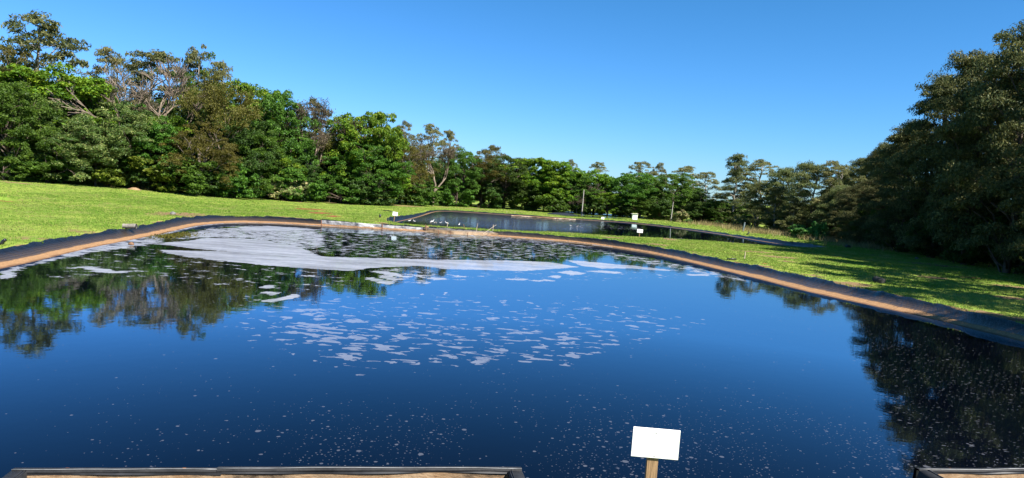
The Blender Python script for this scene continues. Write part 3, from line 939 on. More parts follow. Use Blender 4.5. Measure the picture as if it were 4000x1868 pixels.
def euc(seed, leafmat, barkmat=None, lobes=13, n=70, wide=1.0, low=0.35, sparse=1.0, conic=False, clumps=11, L=0.26, W=0.075):
    rs = np.random.default_rng(seed)
    mb = MB(); C = []; Rr = []; T0 = []
    top = np.array([rs.uniform(-.4, .4), rs.uniform(-.4, .4), 9.2])
    TP = branch(mb, (0, 0, -0.3), top, 0.17, 0.035, rs, 7, 0.012, 8)
    for i in range(lobes):
        f = (i + 0.6) / lobes
        zz = 10 * (low + (0.95 - low) * f)
        k = np.interp(f, [0, .35, .7, 1], [0.75, 1, 0.75, 0.25]) if not conic else np.interp(f, [0, .25, 1], [0.8, 1, 0.1])
        a = i * 2.4 + rs.uniform(-.6, .6)
        rr = 2.1 * wide * k * rs.uniform(0.45, 1.1)
        c = np.array([rr * math.cos(a), rr * math.sin(a), zz])
        z0 = zz - rs.uniform(0.8, 2.2)
        st = np.array([np.interp(z0, TP[:, 2], TP[:, 0]), np.interp(z0, TP[:, 2], TP[:, 1]), z0])
        branch(mb, st, c, 0.055, 0.02, rs, 5, 0.05)
        lr = rs.uniform(0.7, 1.15) * (0.8 + 0.3 * wide)
        for _ in range(clumps):
            u = rs.normal(size=3); u /= np.linalg.norm(u); u[2] = abs(u[2]) * 0.8 - 0.1
            q = c + u * lr * rs.uniform(0.5, 1.1)
            C.append(q); Rr.append(rs.uniform(0.3, 0.58) * sparse); T0.append(rs.random())
            if rs.random() < 0.5: branch(mb, c, q, 0.018, 0.008, rs, 3, 0.06, 4)
    C = np.array(C); Rr = np.array(Rr); T0 = np.array(T0)
    V, ti = leaves(C, Rr, n, L, W, droop=0.45, up=0.15, shell=0.3, rs=rs, tint0=T0, flat=0.75)
    cm = mesh_np('crown', V, np.arange(len(V)).reshape(-1, 4), leafmat, {'tint': ti})
    tm = mesh_np('trunk', np.concatenate(mb.V), [np.concatenate(mb.Q), np.concatenate(mb.T)], barkmat or BK['euc'], None, True)
    return tm, cm


def bare(seed, leafmat, n=0, depth=5, spread=0.55, cl=0.45, wide=1.0, tmin=0.016):
    """a leafless (or thinly leaved) spreading tree: limbs in the trunk mesh, fine twigs and last leaves in the crown"""
    rs = np.random.default_rng(seed)
    mb = MB(); tw = MB(); tips = []

    def grow(p, d, L, r, k):
        seg = 4
        P = [p]
        dd = d.copy()
        for i in range(seg - 1):
            dd = dd + rs.normal(size=3) * 0.10 + np.array([0, 0, 0.03]); dd /= np.linalg.norm(dd)
            P.append(P[-1] + dd * L / (seg - 1))
        P = np.array(P)
        (mb if k > 2 else tw).tube(P, np.linspace(r, r * 0.6, seg), 5 if k > 3 else 3, cap=False)
        if k == 0:
            tips.append(P[-1]); tips.append(P[1]); return
        nb = 3 if k > 1 else 4
        for i in range(nb):
            u = rs.normal(size=3); u -= dd * (u @ dd); u /= np.linalg.norm(u)
            sp = spread * rs.uniform(0.6, 1.35)
            nd = dd * math.cos(sp) + u * math.sin(sp) * np.array([wide, wide, 0.85])
            nd[2] += 0.10
            nd /= np.linalg.norm(nd)
            st = P[-1] if i < 2 else P[2]
            grow(st, nd, L * rs.uniform(0.62, 0.85), max(r * 0.6, tmin), k - 1)

    grow(np.array([0, 0, -0.3]), np.array([0.04, 0.02, 1.0]), 2.7, 0.20, depth)
    tips = np.array(tips)
    sc = 10.0 / np.percentile(tips[:, 2], 98)
    V0 = np.concatenate(tw.V) * sc; Q0 = np.concatenate(tw.Q)
    ti0 = np.full(len(V0), 0.3)
    if n:
        C = tips * sc
        V, ti = leaves(C, np.full(len(C), cl), n, 0.20, 0.09, rs=rs, shell=0.2)
        Q0 = np.concatenate([Q0, np.arange(len(V)).reshape(-1, 4) + len(V0)]); V0 = np.vstack([V0, V]); ti0 = np.concatenate([ti0, ti])
    cm = mesh_np('crown', V0, Q0, leafmat, {'tint': ti0})
    tm = mesh_np('trunk', np.concatenate(mb.V) * sc, [np.concatenate(mb.Q)], BK['bare'], None, True)
    return tm, cm


def reg(kind, L, width): ARCH[kind] = (L, width)


def meas(L):
    ws = []
    for tm, cm in L:
        a = np.empty(len(cm.vertices) * 3, np.float32); cm.vertices.foreach_get('co', a); a = a.reshape(-1, 3)
        ws.append((np.percentile(np.abs(a[:, 0]), 97) + np.percentile(np.abs(a[:, 1]), 97)) / 1.0)
    return float(np.mean(ws))


def mk(kind, fn, seeds, **kw):
    L = [fn(s, **kw) for s in seeds]
    ARCH[kind] = (L, meas(L))


mk('bright', broad, (1, 2, 3), leafmat=LM['bright'], barkmat=BK['brown'], lobes=17, clumps=17, n=120, L=0.24, W=0.145, cr=0.75, wide=1.5)
mk('mid', broad, (4, 5, 6), leafmat=LM['mid'], barkmat=BK['brown'], lobes=17, clumps=17, n=125, L=0.21, W=0.12, cr=0.75, wide=1.6)
mk('dark', broad, (7, 8, 9), leafmat=LM['dark'], barkmat=BK['brown'], lobes=17, clumps=17, n=125, L=0.19, W=0.105, cr=0.75, wide=1.6)
mk('round', broad, (10, 11), leafmat=LM['mid'], barkmat=BK['brown'], lobes=19, clumps=18, n=120, wide=2.0, low=0.2, L=0.23, W=0.135, cr=0.8)
mk('olive', broad, (12, 13, 14), leafmat=LM['olive'], barkmat=BK['grey'], lobes=17, clumps=16, n=110, L=0.17, W=0.08, cr=0.75, wide=1.5)
mk('pale', broad, (15, 16), leafmat=LM['pale'], barkmat=BK['brown'], lobes=19, clumps=18, n=125, wide=2.0, low=0.12, L=0.25, W=0.085, cr=0.8)
mk('yellowbush', broad, (17, 18), leafmat=LM['yellow'], barkmat=BK['brown'], lobes=14, clumps=13, n=52, wide=2.8, low=0.05, L=0.75, W=0.42, cr=1.25)
mk('greenbush', broad, (19, 20, 21), leafmat=LM['mid'], barkmat=BK['brown'], lobes=14, clumps=14, n=60, wide=2.8, low=0.04, L=0.62, W=0.34, cr=1.25)
mk('darkbush', broad, (22, 23), leafmat=LM['dark'], barkmat=BK['brown'], lobes=14, clumps=14, n=60, wide=2.8, low=0.04, L=0.6, W=0.34, cr=1.25)
mk('silverbush', broad, (24, 25), leafmat=LM['silver'], barkmat=BK['brown'], lobes=12, clumps=11, n=38, wide=2.8, low=0.05, L=1.5, W=0.75, cr=1.4)
mk('castor', broad, (26, 27), leafmat=LM['castor'], barkmat=BK['brown'], lobes=12, clumps=12, n=36, wide=3.4, low=0.03, L=1.5, W=1.0, cr=1.4)
mk('euc', euc, (30, 31, 32), leafmat=LM['euc'])
mk('euclow', euc, (33, 34, 35, 36), leafmat=LM['euclit'], low=0.06, lobes=30, clumps=14, n=76, wide=1.6, sparse=1.45, barkmat=BK['brown'])
mk('bigeuc', euc, (43, 44, 45), leafmat=LM['euc'], low=0.05, lobes=34, clumps=10, n=190, wide=1.15, sparse=1.25, L=0.16, W=0.055, barkmat=BK['brown'])
mk('eucgrey', euc, (37, 38, 39), leafmat=LM['eucgrey'], sparse=0.95, low=0.3, wide=1.25, n=60)
mk('young', euc, (40, 41, 42), leafmat=LM['euclit'], low=0.06, lobes=22, conic=True, wide=1.5, n=80, sparse=1.15)
mk('bare', bare, (50, 51), leafmat=BK['twig'], n=0, depth=6, spread=0.50, tmin=0.022)
mk('barebrown', bare, (52, 53), leafmat=LM['brown'], n=9, depth=5, spread=0.5, cl=0.6)
mk('halfbare', bare, (54, 55), leafmat=LM['olive'], n=12, depth=5, spread=0.5, cl=0.6)

BASE = [(-300, 695), (0, 702), (400, 728), (700, 752), (800, 768), (1000, 775), (1200, 788), (1450, 800), (1749, 806), (2000, 818), (2280, 838), (2617, 862), (2862, 880), (3130, 918), (3240, 930), (3500, 985), (4000, 1092)]
NAMES = {'bright': 'broadleaf_tree', 'mid': 'broadleaf_tree', 'dark': 'broadleaf_tree', 'round': 'broadleaf_tree', 'olive': 'broadleaf_tree', 'pale': 'broadleaf_tree', 'yellowbush': 'shrub', 'greenbush': 'shrub',
         'darkbush': 'shrub', 'silverbush': 'shrub', 'castor': 'shrub', 'euc': 'eucalyptus_tree', 'euclow': 'eucalyptus_tree', 'bigeuc': 'eucalyptus_tree', 'eucgrey': 'eucalyptus_tree', 'young': 'eucalyptus_tree', 'bare': 'bare_tree',
         'barebrown': 'bare_tree', 'halfbare': 'bare_tree'}
COUNT = {}


def tree_at(kind, x, y, hgt, wid, label, group=None, rz=None, cat=None, sink=0.0):
    L, w0 = ARCH[kind]
    i = COUNT.get(kind, 0); COUNT[kind] = i + 1
    tm, cm = L[i % len(L)]
    nm = NAMES[kind]
    z = float(terrain(x, y)) - sink
    e = empty(nm, (x, y, z), rz if rz is not None else random.uniform(0, 6.28), label, cat or ('shrub' if nm == 'shrub' else 'tree'), group)
    sz = hgt / 10.0
    sx = wid / w0 if wid else sz
    sx = min(max(sx, 0.6 * sz), 1.45 * sz)
    e.scale = (sx, sx, sz)
    link('stems' if nm == 'shrub' else 'trunk', tm, e); link('foliage' if nm == 'shrub' else 'crown', cm, e)
    return e


def T(kind, ox, otop, ow, label, back=0.0, base=None, group=None, rz=None):
    px = ox * 1.553; pyt = otop * 1.553
    by = base * 1.553 if base else float(np.interp(px, *zip(*BASE)))
    p = hit(px, by)
    Yd = p[1] + back
    d = ray(px, by)
    x = d[0] / d[1] * Yd
    tp = at_depth(px, pyt, Yd)
    # top leans with the camera roll: keep the tree upright under the middle of its crown
    xm = at_depth(px, (by + pyt) / 2, Yd)[0]
    z = float(terrain(xm, Yd))
    hgt = tp[2] - z
    wid = ow * (1.15 if 'euc' in kind or 'bare' in kind else 1.35) * 1.553 / FPX * Yd
    return tree_at(kind, xm, Yd, hgt, wid, label, group, rz)


# ---- the wood on the left and behind, crown by crown (positions read from the photograph, in its own order)
TR = [
    # tall crowns behind
    ('euc', 92, 42, 190, 22, 'tall eucalyptus with domed crown standing above the wood, highest on the left skyline'),
    ('olive', 22, 128, 150, 14, 'brown-tinged leafy tree at the far left edge below the tallest eucalyptus'),
    ('bright', 150, 172, 230, 7, 'bright green spreading tree below the tallest eucalyptus'),
    ('eucgrey', 285, 122, 130, 24, 'thin open eucalyptus with see-through crown left of the big bare tree'),
    ('euc', 385, 124, 150, 22, 'eucalyptus with rusty crown rising behind the big bare tree'),
    ('bare', 405, 150, 280, 3, 'big grey leafless tree with spreading branches, highest bare tree in the wood'),
    ('barebrown', 315, 190, 130, 9, 'tan nearly leafless tree left of the big grey bare tree'),
    ('euc', 490, 122, 90, 20, 'eucalyptus with small rounded crown right of the big bare tree'),
    ('eucgrey', 555, 150, 80, 20, 'slim eucalyptus with drooping crown at the right end of the tall skyline group'),
    ('mid', 500, 172, 110, 12, 'dark green leafy crown between the big bare tree and the slim eucalyptus'),
    # front of the wood, left to right
    ('mid', 25, 205, 150, 0, 'green tree with sunlit hanging sprays at the far left edge of the wood'),
    ('dark', 235, 225, 150, 5, 'dark green tree filling the gap left of the tan leafless tree'),
    ('pale', 270, 265, 220, 1, 'broad tree with pale-tipped leaves in the middle of the left wood front'),
    ('pale', 165, 275, 170, 1, 'leafy tree with bluish green foliage left of the pale-tipped tree'),
    ('mid', 120, 340, 130, 0, 'low leafy green tree in front of the bluish green tree'),
    ('mid', 385, 290, 130, 2, 'green tree with orange dead leaves below the big bare tree'),
    ('bright', 425, 285, 110, 4, 'small bright green crown under the trunk of the big bare tree'),
    ('halfbare', 555, 205, 190, 3, 'brown half-bare tree with a long leaning limb right of the big bare tree'),
    ('olive', 500, 310, 130, 0, 'olive green tree below the leaning limb'),
    ('dark', 610, 300, 120, 1, 'dark tree in deep shade beside the half-bare tree'),
    ('bright', 640, 212, 120, 8, 'green tree with yellowish top just left of the two-lobed dark green tree'),
    ('mid', 695, 228, 130, 4, 'two-lobed dark green tree left of the tan twiggy tree'),
    ('mid', 640, 330, 130, 0, 'bushy green tree in front of the two-lobed dark green tree'),
    ('bright', 690, 345, 95, 1, 'small rounded glossy green tree left of the tan twiggy tree'),
    ('barebrown', 770, 262, 150, 3, 'tan twiggy tree standing between two green leafy trees'),
    ('euc', 790, 250, 75, 16, 'small eucalyptus crown peeping over the tan twiggy tree'),
    ('halfbare', 830, 325, 120, 2, 'brown thin tree at the left side of the big two-headed green tree'),
    ('dark', 760, 400, 120, 1, 'low dark tree at the foot of the tan twiggy tree'),
    ('bright', 880, 282, 110, 3, 'left head of the big bright green tree in the middle of the wood'),
    ('bright', 950, 278, 100, 2, 'right head of the big bright green tree in the middle of the wood'),
    ('mid', 925, 360, 170, 0, 'dense green tree below the two bright green heads'),
    ('bright', 975, 395, 80, 0, 'yellow-green leafy tree with pale sprays beside the bare rounded tree'),
    ('eucgrey', 1012, 305, 60, 18, 'lone eucalyptus head just right of the big bright green tree'),
    ('eucgrey', 1085, 312, 80, 18, 'tallest of the eucalyptus heads above the bare rounded tree'),
    ('eucgrey', 1128, 325, 60, 18, 'right-hand eucalyptus head above the bare rounded tree'),
    ('olive', 1025, 340, 90, 3, 'olive tree with feathery top left of the bare rounded tree'),
    ('barebrown', 1092, 350, 125, 1, 'bare rounded tree of brown twigs near the left end of the far pond'),
    ('mid', 1165, 375, 80, 2, 'green tree right of the bare rounded tree'),
    ('olive', 1215, 378, 100, 3, 'olive tree behind the left corner of the far pond'),
    ('euc', 1235, 364, 60, 14, 'eucalyptus head over the olive tree behind the far pond corner'),
    ('dark', 1270, 392, 130, 1, 'dark olive-green tree behind the far pond left of the bright yellow-green tree'),
    ('bright', 1345, 393, 110, 2, 'bright yellow-green tree behind the far pond, left one of the pair'),
    ('bright', 1395, 402, 90, 2, 'bright green pointed tree behind the far pond, right one of the pair'),
    ('eucgrey', 1436, 402, 40, 26, 'small far eucalyptus head standing alone against the sky'),
    ('eucgrey', 1498, 407, 62, 26, 'wide far eucalyptus head standing alone against the sky'),
    ('mid', 1450, 440, 90, 3, 'leafy green tree behind the taller pale pole'),
    ('bright', 1495, 430, 90, 6, 'light green tree beyond the taller pale pole'),
    ('barebrown', 1452, 495, 45, 0, 'small brown bare tree at the foot of the taller pale pole'),
    ('barebrown', 1510, 465, 60, 2, 'small brown bare crown between two green trees right of the taller pole'),
    ('bright', 1528, 482, 62, 0, 'small bright green tree left of the white cabinet'),
    ('round', 1592, 430, 120, 4, 'dense round dark green tree behind the white cabinet'),
    ('round', 1690, 440, 125, 4, 'dense round green tree behind the shorter pale pole'),
    ('mid', 1610, 490, 110, 0, 'lower leafy tree beside the white cabinet'),
    ('eucgrey', 1610, 404, 70, 24, 'far eucalyptus head above the round tree behind the cabinet'),
    ('eucgrey', 1652, 410, 50, 24, 'far eucalyptus head between the two round trees'),
    ('eucgrey', 1715, 416, 90, 24, 'far eucalyptus heads above the right round tree'),
    ('dark', 1770, 480, 90, 2, 'dark tree right of the shorter pale pole'),
    ('eucgrey', 1775, 430, 70, 16, 'thin eucalyptus left of the tallest pointed tree'),
    ('young', 1848, 388, 80, 0, 'tallest pointed tree above the far bank with pale trunk'),
    ('eucgrey', 1912, 402, 110, 14, 'airy eucalyptus right of the tallest pointed tree'),
    ('mid', 1800, 505, 70, 0, 'low green tree at the foot of the tallest pointed tree'),
    ('young', 1905, 455, 70, 1, 'young pointed eucalyptus with bare lower stem'),
    ('young', 1950, 470, 80, -2, 'bushy young eucalyptus in front of the far grass edge'),
    ('euclow', 1965, 425, 90, 6, 'eucalyptus with small dark crown behind the bushy young eucalyptus'),
    ('young', 1995, 500, 60, -2, 'low young eucalyptus with yellowish leaves'),
    ('euclow', 2040, 412, 110, 4, 'broad grey-green eucalyptus left of the shaded right row'),
    ('eucgrey', 2105, 404, 110, 7, 'airy pale eucalyptus just left of the shaded right row'),
    ('euclow', 2110, 470, 80, -1, 'olive eucalyptus in front of the airy pale one at the start of the shaded row'),
]
for kind, ox, ot, ow, back, lab in TR:
    T(kind, ox, ot, ow, lab, back)

SH = [
    ('greenbush', 8, 395, 90, -1, None, 'green shrub at the very left edge of the grass'),
    ('greenbush', 60, 385, 120, 0, None, 'bushy green shrub at the foot of the far left trees'),
    ('yellowbush', 240, 388, 120, -1, None, 'yellow-green shrub under the pale-tipped tree'),
    ('yellowbush', 420, 390, 115, -1, None, 'yellow-green shrub with flat sprays below the big bare tree'),
    ('greenbush', 480, 400, 110, -1, None, 'green shrub right of the flat-sprayed yellow shrub'),
    ('greenbush', 590, 410, 90, -1, None, 'light green shrub behind the red soil heap'),
    ('silverbush', 722, 445, 60, -2, None, 'shrub with whitish leaf tufts in front of the middle wood'),
    ('greenbush', 760, 428, 130, -1, None, 'wide green shrub around the whitish tufted shrub'),
    ('greenbush', 860, 440, 110, -1, None, 'green shrub between the wide green shrub and the dark shrub below the bright tree'),
    ('darkbush', 935, 440, 100, -1, None, 'dark green shrub below the big bright green tree'),
    ('darkbush', 540, 415, 90, 1, None, 'dark shrub behind the dry earth left of the red heap'),
    ('darkbush', 330, 405, 110, 1, None, 'dark shrub between the two yellow-green shrubs'),
    ('darkbush', 150, 395, 110, 1, None, 'dark shrub left of the yellow-green shrub'),
    ('greenbush', 1050, 455, 70, 0, None, 'green shrub left of the thin dark trunk'),
    ('greenbush', 1150, 460, 90, 0, None, 'green shrub below the tree right of the bare rounded tree'),
    ('darkbush', 1230, 465, 100, 1, None, 'dark shrub behind the far pond corner'),
    ('darkbush', 1320, 470, 100, 1, None, 'dark shrub below the bright yellow-green tree'),
    ('greenbush', 1390, 475, 90, 0, None, 'green shrub left of the taller pale pole'),
    ('darkbush', 1480, 485, 80, 1, None, 'dark shrub right of the taller pale pole'),
    ('darkbush', 1580, 500, 90, 1, None, 'dark shrub behind the white cabinet'),
    ('darkbush', 1660, 500, 90, 1, None, 'dark shrub between cabinet and shorter pole'),
    ('silverbush', 1711, 531, 44, -3, None, 'shrub with broad whitish leaves beside the shorter pale pole'),
    ('darkbush', 1760, 515, 80, 1, None, 'dark shrub behind the low creeping plants right of the shorter pole'),
    ('castor', 1733, 552, 55, -5, None, 'low creeping green plant right of the whitish-leaved shrub'),
    ('castor', 1807, 555, 45, -4, None, 'low blue-green plant at the foot of the pale trunk'),
    ('silverbush', 1864, 549, 66, -4, None, 'wide shrub with broad whitish leaves beside the leaning plank'),
    ('greenbush', 1835, 520, 60, 1, None, 'light green shrub below the tallest pointed tree'),
    ('castor', 2017, 569, 72, -4, 594, 'wide blue-green broad-leaved plant near the shaded right row'),
    ('castor', 2065, 562, 36, -2, 602, 'upright broad-leaved plant right of the wide blue-green one'),
    ('darkbush', 2090, 545, 60, 4, None, 'dark shrub behind the broad-leaved plants'),
    ('darkbush', 1980, 530, 80, 3, None, 'dark shrub among the young eucalyptus stems'),
]
for kind, ox, ot, ow, back, base, lab in SH:
    T(kind, ox, ot, ow, lab, back, base)

# wood behind the front trees, closing the view between the trunks
SKY = [(-60, 140), (0, 150), (130, 190), (200, 240), (260, 240), (330, 240), (400, 235), (470, 235), (550, 240), (600, 245), (680, 255), (740, 290), (800, 310), (860, 330), (920, 320), (980, 335), (1040, 370), (1140, 392), (1240, 405),
       (1400, 425), (1550, 455), (1700, 465), (1800, 490), (1900, 480), (2000, 480), (2120, 460), (2200, 450)]
k = 0
for ox in range(-40, 2190, 62):
    for row in range(2):
        o2 = ox + random.uniform(-18, 18) + row * 30
        top = float(np.interp(o2, *zip(*SKY))) + random.uniform(8, 40) + (0 if row else 22)
        kd = random.choice(['mid', 'dark', 'dark', 'olive', 'dark']) if o2 < 1750 else random.choice(['dark', 'euclow', 'euclow'])
        if top > float(np.interp(o2 * 1.553, *zip(*BASE))) / 1.553 - 30: continue
        T(kd, o2, top, random.uniform(95, 130) * (1 if o2 < 900 else 0.8), 'leafy tree standing inside the wood, half hidden behind the front trees', 8 + 8 * row, None, 'trees inside the wood behind the front row')
        k += 1

# ---- shaded eucalyptus row along the right bank
ROW = [(20, 18.5, 8), (27, 19.5, 8), (33.5, 20, 8), (40, 19, 8), (48, 15.5, 7), (55.5, 19.0, 8.5), (62, 18.4, 7.8), (69, 17.4, 7.4), (75.5, 13.6, 6.6), (82, 8.6, 6), (89, 7.4, 6), (96, 7.2, 6), (104, 7.0, 6)]
RL = ['outer eucalyptus of the right row nearest the viewer', 'second eucalyptus of the right row from the viewer', 'third eucalyptus of the right row from the viewer', 'fourth eucalyptus of the right row from the viewer',
      'lower dark eucalyptus at the right edge of the view', 'tallest dark eucalyptus of the right row, cut by the right edge of the view', 'dark tall eucalyptus next left of the tallest in the right row', 'tall olive-crowned eucalyptus in the middle of the shaded right row',
      'eucalyptus on the slope of the skyline left of the olive-crowned one', 'mid-height dark eucalyptus at the left flank of the tall shaded row', 'low dark eucalyptus near the left end of the shaded right row', 'last but one eucalyptus at the left end of the shaded right row',
      'last dark eucalyptus at the left end of the shaded right row']
for ox, ot, ow, lab in ((2120, 430, 80, 'dark distant eucalyptus just left of where the right skyline starts to climb'), (2160, 400, 80, 'dark distant eucalyptus at the foot of the climbing right skyline'), (2195, 382, 75, 'distant eucalyptus on the first step of the climbing right skyline'),
                        (2225, 362, 75, 'distant eucalyptus on the second step of the climbing right skyline'), (2252, 336, 75, 'distant eucalyptus on the third step of the climbing right skyline, against the tall shaded row'), (2180, 440, 120, 'lower distant eucalyptus below the climbing right skyline'), (2240, 430, 120, 'lower distant eucalyptus beside the tall shaded row')):
    T('bigeuc', ox, ot, ow, lab, 78)
for (y, h, w), lab in zip(ROW, RL):
    tree_at('bigeuc' if y > 44 else 'euc', 29.6 + 0.165 * y + random.uniform(-.6, .6), y, h, w, lab, rz=None)
for (y, h, w) in ROW[4:9]:
    tree_at('bigeuc', 36.0 + 0.165 * y + random.uniform(-1, 1), y + 3.0, h * 0.97, w * 1.05, 'dark eucalyptus behind the front line of the right-hand row', 'second line of eucalyptus behind the right-hand row')
for i, y in enumerate((16, 23, 30, 37, 44, 50, 56, 62, 68, 74, 80, 86, 92, 98)):
    tree_at('darkbush', 31.2 + 0.165 * y + random.uniform(-.7, .7), y, random.uniform(3.6, 5.6), random.uniform(5, 6.5), 'dark undergrowth shrub in the shade below the right-hand eucalyptus row', 'shrubs under the right-hand row')
    tree_at('darkbush', 35.0 + 0.165 * y + random.uniform(-.7, .7), y + 3, random.uniform(4.6, 6.6), random.uniform(6, 7.5), 'dark undergrowth shrub in the shade below the right-hand eucalyptus row', 'shrubs under the right-hand row')

# ------------------------------------------------------------------ agaves, dry grass, weeds


def agave(px, py, r, label):
    p = hit(px, py)
    e = empty('agave', p, 0, label, 'plant')
    rs = np.random.default_rng(int(px))
    mb = MB()
    for i in range(34):
        a = i * 2.4; el = 0.15 + 1.25 * (i / 34.0)
        d = np.array([math.cos(a) * math.cos(el), math.sin(a) * math.cos(el), math.sin(el)])
        s = np.array([-math.sin(a), math.cos(a), 0]); n = np.cross(s, d)
        L = r * rs.uniform(0.8, 1.1); w = 0.07 * r
        b = d * L
        V = [d * 0.05 - s * w * .6, d * 0.05 + s * w * .6, b * .45 + s * w - n * .02, b * .45 - s * w - n * .02, b - n * .06 * r, b * .45 - n * 0.06 * r]
        mb.add(V, [(0, 1, 2, 3)], [(3, 2, 4), (0, 3, 5), (2, 1, 5)])
    tn = np.repeat(rs.uniform(0.55, 1, 34), 6)
    mb.build('leaves', LM['silver'], e, attrs={'tint': tn})


agave(1490, 792, 0.95, 'pale spiky agave at the wood edge, left one of two')
agave(1511, 793, 0.85, 'pale spiky agave at the wood edge, right one of two')


def drydens(x, y):
    v = np.zeros(len(x))
    for px, py, r, s in ((3330, 950, 5, .8), (3260, 935, 3.5, .9), (3380, 968, 3, .5), (1330, 785, 3, .5), (1620, 790, 5, .7), (1860, 806, 6, .6), (2490, 850, 4, .6), (2940, 900, 4, .8), (3050, 915, 5, .7), (2780, 880, 5, .4), (540, 735, 3, .4), (420, 725, 3, .3)):
        p = hit(px, py)
        v = np.maximum(v, s * np.exp(-((x - p[0]) ** 2 + (y - p[1]) ** 2) / r ** 2))
    return v


scatter_grass('dry_grass', 90000, (-85, 60, 72, 135), 0.75, 0.035, DRYG, drydens, 0.45, 4, False)

# floating weed mat by the left bank
p = at(680, 921, 0.0)
rs = np.random.default_rng(5)
nw = 900
C = np.column_stack([p[0] + rs.normal(0, 0.55, nw), p[1] + rs.normal(0, 1.4, nw), np.full(nw, 0.012)])
V, ti = leaves(C, np.full(nw, 0.05), 1, 0.16, 0.10, rs=rs, up=2.0)
V[:, 2] = np.abs(V[:, 2]) * 0.8 + 0.006
tag(link('water_weed', mesh_np('water_weed', V, np.arange(len(V)).reshape(-1, 4), LM['olive'], {'tint': ti})), kind='stuff')

# ------------------------------------------------------------------ soil heaps


def heap(px, py, rx, ry, h, mat, label, seed):
    p = hit(px, py)
    n, m = 28, 9
    V = [(0, 0, h * 1.02)]
    for i in range(1, m + 1):
        r = i / m
        for j in range(n):
            a = 2 * math.pi * j / n
            k = 1 + 0.35 * (fbm(math.cos(a) * 1.5 + seed, math.sin(a) * 1.5 + 3, seed, 2) - 0.5) * 2
            zz = h * (1 - r * r) ** 1.1 * (0.75 + 0.6 * float(fbm(r * math.cos(a) * 3 + seed, r * math.sin(a) * 3, seed + 2, 3))) if r < 1 else -0.08
            V.append((rx * r * math.cos(a) * k, ry * r * math.sin(a) * k, zz))
    Q = []; T3 = []
    for j in range(n):
        T3.append((0, 1 + j, 1 + (j + 1) % n))
        for i in range(m - 1):
            b = 1 + i * n
            Q.append((b + j, b + n + j, b + n + (j + 1) % n, b + (j + 1) % n))
    me = mesh_np('soil_heap', V, [np.array(Q), np.array(T3)], mat, None, True)
    tag(link('soil_heap', me, None, p), label, 'soil heap')


heap(910, 763, 1.25, 0.9, 0.62, REDSOIL, 'red earth heap at the edge of the wood', 1)
heap(815, 755, 1.1, 0.8, 0.30, TANSOIL, 'low tan earth heap left of the red earth heap', 2)
heap(1010, 768, 2.0, 0.9, 0.30, TANSOIL, 'long low tan earth heap right of the red earth heap', 3)
heap(525, 742, 1.0, 0.7, 0.28, TANSOIL, 'small tan earth heap in front of the shadowed wood on the left', 4)

# ------------------------------------------------------------------ sign boards


def sign(px_c, py_top, Yd, wid, hgt, zbase, lean, label, tilt=0.0, yaw=0.0, post_w=0.07, back=False):
    tp = at_depth(px_c, py_top, Yd)
    e = empty('sign', (tp[0], tp[1], zbase), yaw, label, 'sign')
    e.rotation_euler = (0, lean, yaw)
    z1 = tp[2] - zbase
    mb = MB(); mb.box((0, -0.02, z1 - hgt / 2), (wid, 0.016, hgt), 0, 1, 0.004)
    b = mb.build('board', WHITE, e)
    b.rotation_euler = (0, 0, 0)
    mb = MB()
    n = 7
    zz = np.linspace(-0.3, z1 - hgt * 0.15, n)
    mb.box((-0.02 * wid, post_w * .3 - 0.008, (z1 - hgt * .15 - .3) / 2), (post_w * .8, post_w * .55, z1 - hgt * .15 + .3), 0, 1, .004)
    mb.build('post', WOOD, e)
    return e, z1


e, z1 = sign(2562, 1672, 8.2, 0.556, 0.360, 0.42, math.radians(0.4), 'large blank white sign on a wooden post rising from the near bank', 0, math.radians(-2), 0.16)
for zz in (z1 - 0.055, z1 - 0.335):
    mb = MB(); mb.ball((-0.005, -0.030, zz), (0.006, 0.004, 0.006), 8, 5)
    mb.build('nail', NAIL, [c for c in e.children if c.name.startswith('board')][0])
for px, pyt, pyb, w, h, lab, ln in ((1541, 828, 866, 0.50, 0.38, 'small white sign on a dark post beside the left corner of the far pond', 0.10),
                                    (2500, 895.5, 923, 0.60, 0.37, 'small white sign on a pale post on the grass strip before the far pond', 0.02),
                                    (2355, 848.5, 857, 0.52, 0.40, 'white sign just above the far bank left of the white cabinet', 0.0)):
    p = hit(px, pyb)
    sign(px, pyt, p[1], w, h, p[2], ln, lab, 0, math.radians(3), 0.09)

# ------------------------------------------------------------------ stakes, sticks, poles, pipes


def stick(px0, py0, px1, py1, r, mat, label, name='stake', cat='stake', n=5, Y1=None, sink=0.15, flat=False):
    b = hit(px1, py1)
    tpt = at_depth(px0, py0, Y1 if Y1 else b[1])
    d = tpt - b
    mb = MB()
    P = np.array([b - d * (sink / max(np.linalg.norm(d), 0.1)), b + d * 0.35, b + d * 0.7, tpt]) - b
    P[1:3] += np.random.default_rng(int(px0)).normal(size=(2, 3)) * 0.01
    mb.tube(P, [r, r * 0.95, r * 0.9, r * 0.8], n)
    o = mb.build(name, mat, None, False, b)
    return tag(o, label, cat)


